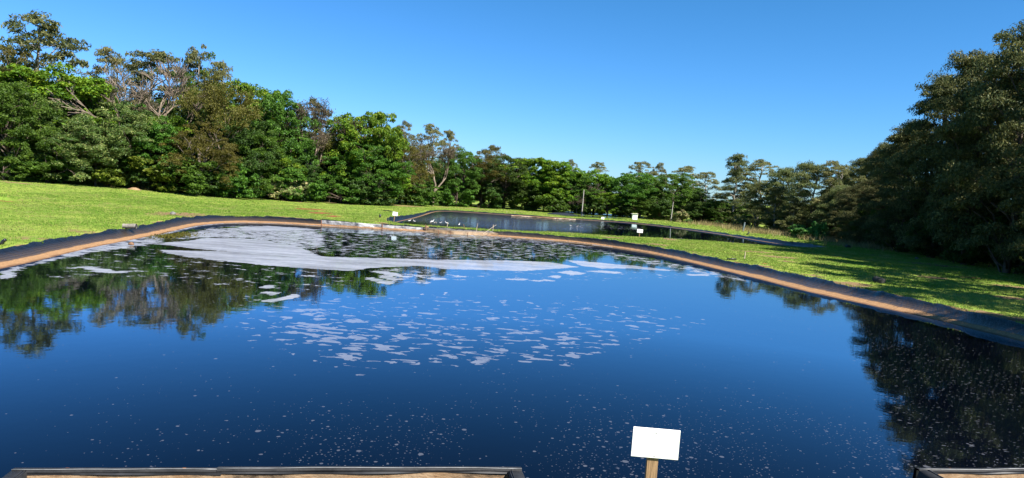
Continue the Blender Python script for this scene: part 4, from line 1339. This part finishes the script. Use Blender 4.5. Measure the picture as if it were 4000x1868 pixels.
stick(1866, 873, 1861, 900, 0.028, PALEWOOD, 'thin pale stake behind the wrinkled sheet, left of the white-topped stake')
stick(1927, 878, 1925, 903, 0.045, PALEWOOD, 'straight white-topped stake at the end of the wrinkled sheet')
stick(1938, 879, 1888, 913, 0.018, PALEWOOD, 'long stick leaning over the wrinkled sheet', 'stick', 'stick', Y1=66.0)
stick(1810, 876, 1815, 895, 0.03, DARKWOOD, 'short bent dark stick in the grass behind the wrinkled sheet', 'stick', 'stick')
stick(1662, 878, 1664, 892, 0.06, DARKWOOD, 'stout brown forked stump at the corner of the wrinkled sheet', 'stump', 'stump')
stick(1749, 868, 1747, 888, 0.035, PALEWOOD, 'pale pointed stake among the standing birds')
stick(2911, 984, 2908, 1012, 0.045, PALEWOOD, 'lone pale wooden stake in the right-hand grass', n=4)
stick(2909, 868, 2901, 903, 0.16, BLUEPLANK, 'blue-grey plank leaning in front of the whitish-leaved shrub', 'plank', 'plank', n=4)
stick(1980, 825, 1979, 832, 0.04, PALEWOOD, 'tiny pale marker stake beyond the far pond, left of two')
stick(2012, 826, 2011, 834, 0.04, PALEWOOD, 'tiny pale marker stake beyond the far pond, right of two')


def pole(pxt, pyt, pxb, pyb, r, label):
    b = hit(pxb, pyb)
    tpt = at_depth(pxt, pyt, b[1])
    e = empty('utility_pole', b, 0, label, 'pole')
    d = tpt - b
    mb = MB(); mb.tube([d * -0.05, d * 0.3, d * 0.7, d], [r, r * .93, r * .8, r * .7], 8)
    mb.build('shaft', CONCP, e)
    mb = MB(); mb.tube([d * 0.06 + [0.1, -.2, 0], d * 0.16 + [0.1, -.2, 0]], [r * .8, r * .8], 8)
    mb.build('meter_box', BLACKP, e)


pole(2281, 742, 2272, 842, 0.11, 'taller pale utility pole standing before the wood left of the cabinet')
pole(2630, 789, 2620, 866, 0.10, 'shorter pale utility pole beside the whitish-leaved shrub')

# black pipe stub on the left bank
p = hit(8, 957)
mb = MB()
a = np.linspace(0, 1.2, 7)
mb.tube(np.column_stack([-0.05 + 0.16 * a, 0.02 * a, 0.02 + 0.22 * np.sin(a * 1.2)]) , 0.075, 12)
tag(mb.build('pipe', BLACKP, None, True, p), 'black elbow pipe stub in the grass at the left edge of the near pond', 'pipe')
p = hit(2858, 1017)
mb = MB(); mb.tube([(-.33, 0, .07), (0, 0, .09), (.33, .02, .10)], 0.055, 10)
tag(mb.build('pipe', BLACKP, None, True, p), 'short black pipe lying on the right bank below the lone stake', 'pipe')
p = hit(2922, 918)
mb = MB(); mb.tube([(-.2, 0, .0), (0, 0, .22), (.15, .02, .42)], 0.09, 8)
tag(mb.build('pipe', BLACKP, None, True, p), 'black pipe end sticking out of the grass beyond the far pond', 'pipe')
p = hit(1484, 851)
mb = MB(); mb.tube([(0, 0, -.1), (0, 0, .15), (0.02, 0, .36)], 0.10, 8)
tag(mb.build('pipe', BLACKP, None, True, p), 'small upright black pipe left of the far sign', 'pipe')
p = hit(1515, 827)
mb = MB(); mb.tube([(-.65, .3, .12), (-.2, .1, .16), (.3, -.1, .10), (.62, -.3, .03)], 0.05, 8)
tag(mb.build('hose', BLACKP, None, True, p), 'dark hose lying on the grass behind the far sign', 'hose')
for dx, side in ((1581, 'left'), (1586.5, 'right')):
    p = hit(dx, 883)
    mb = MB(); mb.tube([(0, 0, -.1), (0, 0, .1), (0, 0, .17)], 0.05, 8)
    tag(mb.build('pipe', BLACKP, None, True, p), f'tiny black pipe stub behind the silver edging, {side} of the pair', 'pipe')
# grey pipe piece on the left liner
p = hit(508, 893)
e = empty('broken_pipe', p, 0.1, 'broken grey pipe piece lying at the top of the left liner', 'pipe')
mb = MB()
xx = np.linspace(-.42, .36, 6)
mb.tube(np.column_stack([xx, 0 * xx, 0.15 + 0.02 * np.sin(xx * 6)]), [0.15, .14, .15, .14, .15, .15], 12, cap=False)
mb.build('shell', PIPEGREY, e, True)
mb = MB(); mb.tube([(.30, 0, .15), (.34, 0, .15)], .145, 12)
mb.build('dark_mouth_disc', BLACKP, e)  # black disc standing in for the shade inside the pipe mouth
for px, py, r, m, lab, cat, nm in ((676, 838, .20, STONE, 'small grey stone at the top of the left liner bend', 'stone', 'stone'), (3433, 1106, .30, DARKSTONE, 'dark lump in the shaded grass by the right bank', 'stone', 'stone'),
                                   (3312, 968, .28, DARKSTONE, 'small dark stone at the edge of the tree shadow', 'stone', 'stone'), (1668, 890, .13, TANSOIL, 'tan rock beside the forked stump', 'stone', 'stone'),
                                   (3582, 1013, .16, STONE, 'pale small stone in the shade before the right row', 'stone', 'stone'), (513, 957, .13, DARKWOOD, 'brown clod standing in the shallow foam by the left bank', 'clod', 'clod')):
    p = hit(px, py) if nm != 'clod' else at(px, py, 0)
    mb = MB(); mb.ball((0, 0, r * .35), (r * 1.15, r, r * .8), 14, 9, .45, int(px))
    tag(mb.build(nm, m, None, True, p), lab, cat)

# ------------------------------------------------------------------ birds


def bird(px, py, hgt, mat, label, group, rz, swim=False):
    p = hit(px, py) if not swim else at(px, py, 0)
    e = empty('bird', p, rz, label, 'bird', group)
    s = hgt / 0.4
    mb = MB()
    z0 = 0.20 if not swim else 0.05
    xs_ = np.array([-.20, -.13, -.04, .05, .11, .14, .155, .165, .19]) * s
    zs_ = (np.array([-.02, .0, .015, .02, .05, .11, .16, .185, .185]) + z0) * s
    rr = np.array([.008, .035, .06, .058, .036, .022, .021, .028, .012]) * s
    mb.tube(np.column_stack([xs_, 0 * xs_, zs_]), rr, 8)
    mb.build('body', mat, e, True)
    mb = MB(); mb.tube(np.array([(.185, 0, z0 + .185), (.245, 0, z0 + .175)]) * s, [.009 * s, .003 * s], 5)
    mb.build('beak', BEAK, e)
    if not swim:
        for sy in (-1, 1):
            mb = MB(); mb.tube(np.array([(0.0, sy * .025, -.02), (0.015, sy * .025, .1), (0.0, sy * .025, .19)]) * s, .007 * s, 4)
            mb.build('leg', DARKSTONE, e)


WB = [(1599, 869.5, .34, 'white bird standing at the far pond edge, leftmost of the flock'), (1618, 870.5, .30, 'pale bird standing second from the left in the flock'), (1687, 875, .46, 'tall white bird upright in the middle of the flock'),
      (1720, 878, .34, 'white bird stooping right of the grey birds'), (1745, 880, .40, 'white bird beside the pale pointed stake'), (1793, 885, .36, 'white bird standing alone near the right end of the flock')]
for i, (px, py, h, lab) in enumerate(WB): bird(px, py, h, FEATHER, lab, 'birds standing on the strip between the ponds', [0.3, 2.8, 0.5, -0.4, 3.0, 1.3][i])
for i, (px, py, h, lab) in enumerate([(1682, 876, .26, 'grey bird left of the tall white bird'), (1697, 876, .26, 'grey bird just right of the tall white bird'), (1704, 877, .28, 'grey bird left of the stooping white bird')]):
    bird(px, py, h, GREYFEATHER, lab, 'birds standing on the strip between the ponds', 1.0 * i)
bird(2229, 883, .27, FEATHER, 'white duck floating on the far pond, left of two', 'ducks on the far pond', 3.1, True)
bird(2255, 885.5, .27, GREYFEATHER, 'brownish duck floating on the far pond, right of two', 'ducks on the far pond', 0.2, True)

# ------------------------------------------------------------------ edging on the far shore of the near pond


def edge_strip(top, bot, name, mat, parent, dy=0.12, thick=0.05, wave=0.0, seed=1, ds=0.12):
    """an upright strip whose foot follows the water line and whose top follows the traced edge"""
    B = np.array([at(px, py, 0.0) for px, py in bot])
    Tt = []
    for px, py in top:
        b = at(px, float(np.interp(px, [q[0] for q in bot], [q[1] for q in bot])), 0.0)
        Tt.append(at_depth(px, py, b[1] + dy))
    Tt = np.array(Tt)
    xs_ = np.arange(B[0, 0], B[-1, 0], ds)
    by = np.interp(xs_, B[:, 0], B[:, 1])
    tz = np.interp(xs_, Tt[:, 0], Tt[:, 2])
    rows = []
    K = 9
    for k in range(K):
        f = k / (K - 1)
        w = wave * (fbm(xs_ / 0.7 + f, 0 * xs_ + f * 2.2, seed, 3) - 0.5) * 2
        z = -0.15 + (tz + 0.15) * f + w * 0.5 * f
        rows.append(np.column_stack([xs_, by + dy * f - w * 1.2 - 0.12, z]))
    w = 0 * xs_
    rows.append(rows[-1] + np.array([0, thick, 0.012])); rows.append(rows[0] + np.array([0, thick + dy * 1.5, 0]))
    V = np.concatenate(rows); n = len(xs_); i = np.arange(n - 1)
    Q = np.concatenate([np.stack([k * n + i, k * n + i + 1, (k + 1) * n + i + 1, (k + 1) * n + i], 1) for k in range(len(rows) - 1)])
    o = link(name, mesh_np(name, V, Q, mat, None, True), parent)
    return o, xs_, by, tz


e = empty('pond_edging', (0, 0, 0), 0, 'silver sheet edging with tan foot along the far shore of the near pond', 'edging')
edge_strip([(1257, 861), (1300, 864), (1400, 871), (1493, 877)], [(1257, 881), (1300, 884), (1400, 891), (1493, 896)], 'sheet', SILVER, e, 0.05, 0.06, 0.05, 3)
edge_strip([(1495, 878.5), (1560, 883), (1654, 890)], [(1495, 896), (1560, 900), (1656, 905)], 'sheet', SILVER, e, 0.05, 0.06, 0.05, 5)
for px, y0, y1 in ((1257, 859, 884), (1494, 876, 898)):
    b = at(px, y1, 0); tp = at_depth(px, y0, b[1])
    mb = MB(); mb.tube([(b[0], b[1] - .15, -.3), (b[0], b[1] - .15, tp[2] / 2), (tp[0], b[1] - .15, tp[2])], .045, 6)
    mb.build('post', RUST, e)
e = empty('wrinkled_sheet', (0, 0, 0), 0, 'wrinkled tan and grey plastic sheet sagging over the far shore bank', 'plastic sheet')
edge_strip([(1656, 891), (1700, 893), (1749, 890), (1790, 899), (1850, 902), (1924, 906), (1950, 915)], [(1656, 906), (1773, 916), (1924, 922), (1950, 925)], 'sheet', TANSHEET, e, 0.5, 0.05, 0.18, 8)
for px, y0, y1 in ((1714, 897, 914), (1743.5, 903, 916), (1762, 901, 916), (1827, 908, 918)):
    b = at(px, y1, 0); tp = at_depth(px, y0, b[1])
    mb = MB(); mb.tube([(b[0], b[1] - .3, -.3), (b[0], b[1] - .3, tp[2] / 2), (tp[0], b[1] - .3, tp[2] * .95)], .03, 5)
    mb.build('post', RUST, e)
# low pale edging on the far shore of the far pond
e = empty('pond_edging', (0, 0, 0), 0, 'ragged whitish edging along the far shore of the far pond', 'edging')
edge_strip([(1998, 840.6), (2080, 845.2), (2160, 851.2), (2250, 856.2)], [(1998, 842.5), (2080, 847), (2160, 853), (2250, 858)], 'sheet', SILVER, e, 0.1, 0.06, 0.10, 12, 0.25)
# black bank of the third pond
p0 = hit(2138, 838); p1 = hit(2262, 845)
xx = np.linspace(p0[0], p1[0], 60); yy = np.linspace(p0[1], p1[1], 60) + 2
hb = 0.42 * np.sin(np.linspace(0, math.pi, 60)) ** 0.5
rows = [np.column_stack([xx, yy - .9, terrain(xx, yy) - .02]), np.column_stack([xx, yy - .3, terrain(xx, yy) + hb * .75 + 0.05 * fbm(xx * 2, yy, 3)]), np.column_stack([xx, yy, terrain(xx, yy) + hb]), np.column_stack([xx, yy + .8, terrain(xx, yy) - .05])]
V = np.concatenate(rows); i = np.arange(59)
Q = np.concatenate([np.stack([k * 60 + i, k * 60 + i + 1, (k + 1) * 60 + i + 1, (k + 1) * 60 + i], 1) for k in range(3)])
t = NT('black_membrane'); BLKM = t.done(t.princ((0.014, 0.016, 0.022), 0.4, 0.5))
tag(link('pond_liner', mesh_np('pond_liner', V, Q, BLKM, None, True)), 'low black liner bank of a third pond beyond the far pond', 'pond liner')

# ------------------------------------------------------------------ white cabinet
p = hit(2478, 861)
e = empty('cabinet', p, math.radians(4), 'white metal cabinet with overhanging roof on the far bank', 'cabinet')
mb = MB(); mb.box((0, 0, .62), (.92, .5, 1.04), 0, 1, .01); mb.build('body', WHITE, e)
mb = MB(); mb.box((-.02, -.262, .62), (.80, .02, .92), 0, 1, .004); dr = mb.build('door', WHITE, e)
mb = MB(); mb.box((.33, -.28, .62), (.03, .03, .14)); mb.build('handle', NAIL, dr)
mb = MB(); mb.box((-.04, -.04, 1.19), (1.2, .78, .06), 0, 1, .01); ro = mb.build('roof', simple('pale_grey_roof', (.52, .50, .46), .6, .2, 4), e)
ro.rotation_euler = (0, math.radians(-2), 0)
for sx in (-.38, .38):
    for sy in (-.19, .19):
        mb = MB(); mb.box((sx, sy, 0.02), (.07, .07, .2)); mb.build('foot', DARKWOOD, e)

# ------------------------------------------------------------------ concrete tanks at the near shore


def tank(o, length, label, split, flare_left):
    e = empty('concrete_tank', (o[0], o[1], 0), TA, label, 'tank')
    # local frame: x along the pond-side wall, y toward the pond (the tank lies at negative y)
    wt = 0.095
    D = 4.2
    zt = 0.70
    mb = MB()
    mb.box((length / 2, -wt / 2, (zt - 1.25) / 2), (length, wt, zt + 1.25))
    w = mb.build('wall', CONC, e)
    for xx in (wt / 2, length - wt / 2):
        mb = MB(); mb.box((xx, -wt - D / 2, (zt - 1.25) / 2), (wt, D, zt + 1.25)); mb.build('wall', CONC, e)
    mb = MB(); mb.box((length / 2, -wt - D - wt / 2, (zt - 1.25) / 2), (length, wt, zt + 1.25)); mb.build('wall', CONC, e)
    mb = MB(); mb.box((length / 2, -wt - D / 2, -1.2), (length - 2 * wt - .01, D - .01, .1)); mb.build('floor', CONC, e)

    def cap(x0, x1, lift, seed):
        n = int((x1 - x0) / 0.05) + 2
        xs_ = np.linspace(x0, x1, n)
        wob = 0.012 * (fbm(xs_ / 0.9, 0 * xs_, seed) - 0.5) * 2
        sag = 0.03 * (fbm(xs_ / 0.8, 0 * xs_ + 5, seed + 1) - 0.3)
        sec = [(0.035, -0.55), (0.03, -0.2), (0.022, -0.01), (0.0, 0.036), (-0.04, 0.044), (-0.075, 0.042), (-0.098, 0.034), (-0.106, 0.010), (-0.102, 0.004)]
        rows = []
        for k, (yy, zz) in enumerate(sec):
            rows.append(np.column_stack([xs_, yy + (wob if k > 4 else wob * .3), zt + zz + lift + (wob * .5 if k > 2 else 0 * wob)]))
        V = np.concatenate(rows); i = np.arange(n - 1)
        Q = np.concatenate([np.stack([k * n + i, k * n + i + 1, (k + 1) * n + i + 1, (k + 1) * n + i], 1) for k in range(len(sec) - 1)])
        c = link('rubber_cap', mesh_np('rubber_cap', V, Q, RUBBER, None, True), e)
        # clamping strip along the inner edge
        for yy, zz, r, nm, mt in ((-0.086, 0.048, 0.006, 'clamping_strip', BATTEN),):
            mb = MB(); mb.tube(np.column_stack([xs_[::4], yy + wob[::4], zt + zz + lift + wob[::4] * .5]), r, 6); mb.build(nm, mt, c, True)
        rows = []
        for k in range(4):
            f = k / 3
            rows.append(np.column_stack([xs_, -0.101 - 0.006 * f - 0.008 * f * np.sin(xs_ * 4 + seed), zt + lift + 0.006 - f * (0.016 + np.clip(sag, -0.012, .03))]))
        V = np.concatenate(rows)
        Q = np.concatenate([np.stack([k * n + i, k * n + i + 1, (k + 1) * n + i + 1, (k + 1) * n + i], 1) for k in range(3)])
        link('flap', mesh_np('flap', V, Q, FLAP, None, True), c)

    if split:
        cap(-0.03, split, 0.0, 3); cap(split - 0.06, length + 0.04, 0.016, 9)
    else:
        cap(-0.03, length + 0.03, 0.0, 15)
    # caps on the side walls
    for xx, sgn in ((wt / 2, -1), (length - wt / 2, 1)):
        n = 40
        ys_ = np.linspace(-0.10, -D - wt, n)
        fl = 0.20 if flare_left and sgn < 0 else 0.05
        sec = [(sgn * (0.10 + fl), -0.6), (sgn * (0.10 + fl * .35), -0.2), (sgn * 0.10, 0.0), (sgn * 0.085, 0.034), (0, 0.040), (-sgn * 0.075, 0.036), (-sgn * 0.105, 0.02), (-sgn * 0.10, -0.06)]
        rows = [np.column_stack([xx + a + 0.006 * np.sin(ys_ * 5 + k), ys_, np.full(n, zt + b)]) for k, (a, b) in enumerate(sec)]
        V = np.concatenate(rows); i = np.arange(n - 1)
        Q = np.concatenate([np.stack([k * n + i, k * n + i + 1, (k + 1) * n + i + 1, (k + 1) * n + i], 1) for k in range(len(sec) - 1)])
        c = link('rubber_cap', mesh_np('rubber_cap', V, Q, RUBBER, None, True), e)
        for q in (-0.06, -0.085):
            mb = MB(); mb.tube(np.column_stack([np.full(n, xx - sgn * abs(q)), ys_, np.full(n, zt + 0.044 if q == -0.06 else zt + .036)]), 0.007, 6); mb.build('clamping_strip', FLAP, c, True)
    return e


tank((-5.92, 8.47), 6.30, 'open concrete tank with tan stained wall and jointed black rubber rim, on the left', 2.42, False)
tank((6.44, 10.56), 6.30, 'open concrete tank with black rubber rim whose corner alone shows, on the right', None, True)

# ------------------------------------------------------------------ sky and sun
SUN_EL, SUN_AZ = math.radians(48), math.radians(128)     # azimuth clockwise from +Y
w = bpy.data.worlds.new('World'); SC.world = w
w.use_nodes = True
nt = w.node_tree
bg = nt.nodes['Background']
sky = nt.nodes.new('ShaderNodeTexSky'); sky.sky_type = 'NISHITA'; sky.sun_disc = False
sky.sun_elevation = SUN_EL; sky.sun_rotation = SUN_AZ
sky.air_density = 1.0; sky.dust_density = 0.25; sky.ozone_density = 3.0; sky.altitude = 300
sp_ = nt.nodes.new('ShaderNodeSeparateColor'); cb_ = nt.nodes.new('ShaderNodeCombineColor')
nt.links.new(sky.outputs[0], sp_.inputs[0])
for i, (pw, k) in enumerate(((1.4, 0.215), (1.05, 0.645), (1.3, 0.625))):      # the deep, clear blue of a dry winter sky
    p_ = nt.nodes.new('ShaderNodeMath'); p_.operation = 'POWER'; p_.inputs[1].default_value = pw
    m_ = nt.nodes.new('ShaderNodeMath'); m_.operation = 'MULTIPLY'; m_.inputs[1].default_value = k
    nt.links.new(sp_.outputs[i], p_.inputs[0]); nt.links.new(p_.outputs[0], m_.inputs[0]); nt.links.new(m_.outputs[0], cb_.inputs[i])
nt.links.new(cb_.outputs[0], bg.inputs[0])
bg.inputs[1].default_value = 0.055
L = bpy.data.lights.new('sun', 'SUN'); L.energy = 4.2; L.angle = math.radians(0.53); L.color = (1.0, 0.94, 0.85)
lo = bpy.data.objects.new('sun', L); COL.objects.link(lo)
S = np.array([math.cos(SUN_EL) * math.sin(SUN_AZ), math.cos(SUN_EL) * math.cos(SUN_AZ), math.sin(SUN_EL)])
from mathutils import Vector
lo.rotation_euler = Vector(tuple(S)).to_track_quat('Z', 'Y').to_euler()
lo.location = (30, -20, 60)

SC.view_settings.view_transform = 'Standard'
SC.view_settings.look = 'None'
SC.view_settings.exposure = 1.6
SC.view_settings.gamma = 1.0
SC.cycles.max_bounces = 6
SC.cycles.transparent_max_bounces = 8
SC.cycles.caustics_reflective = False
SC.cycles.caustics_refractive = False
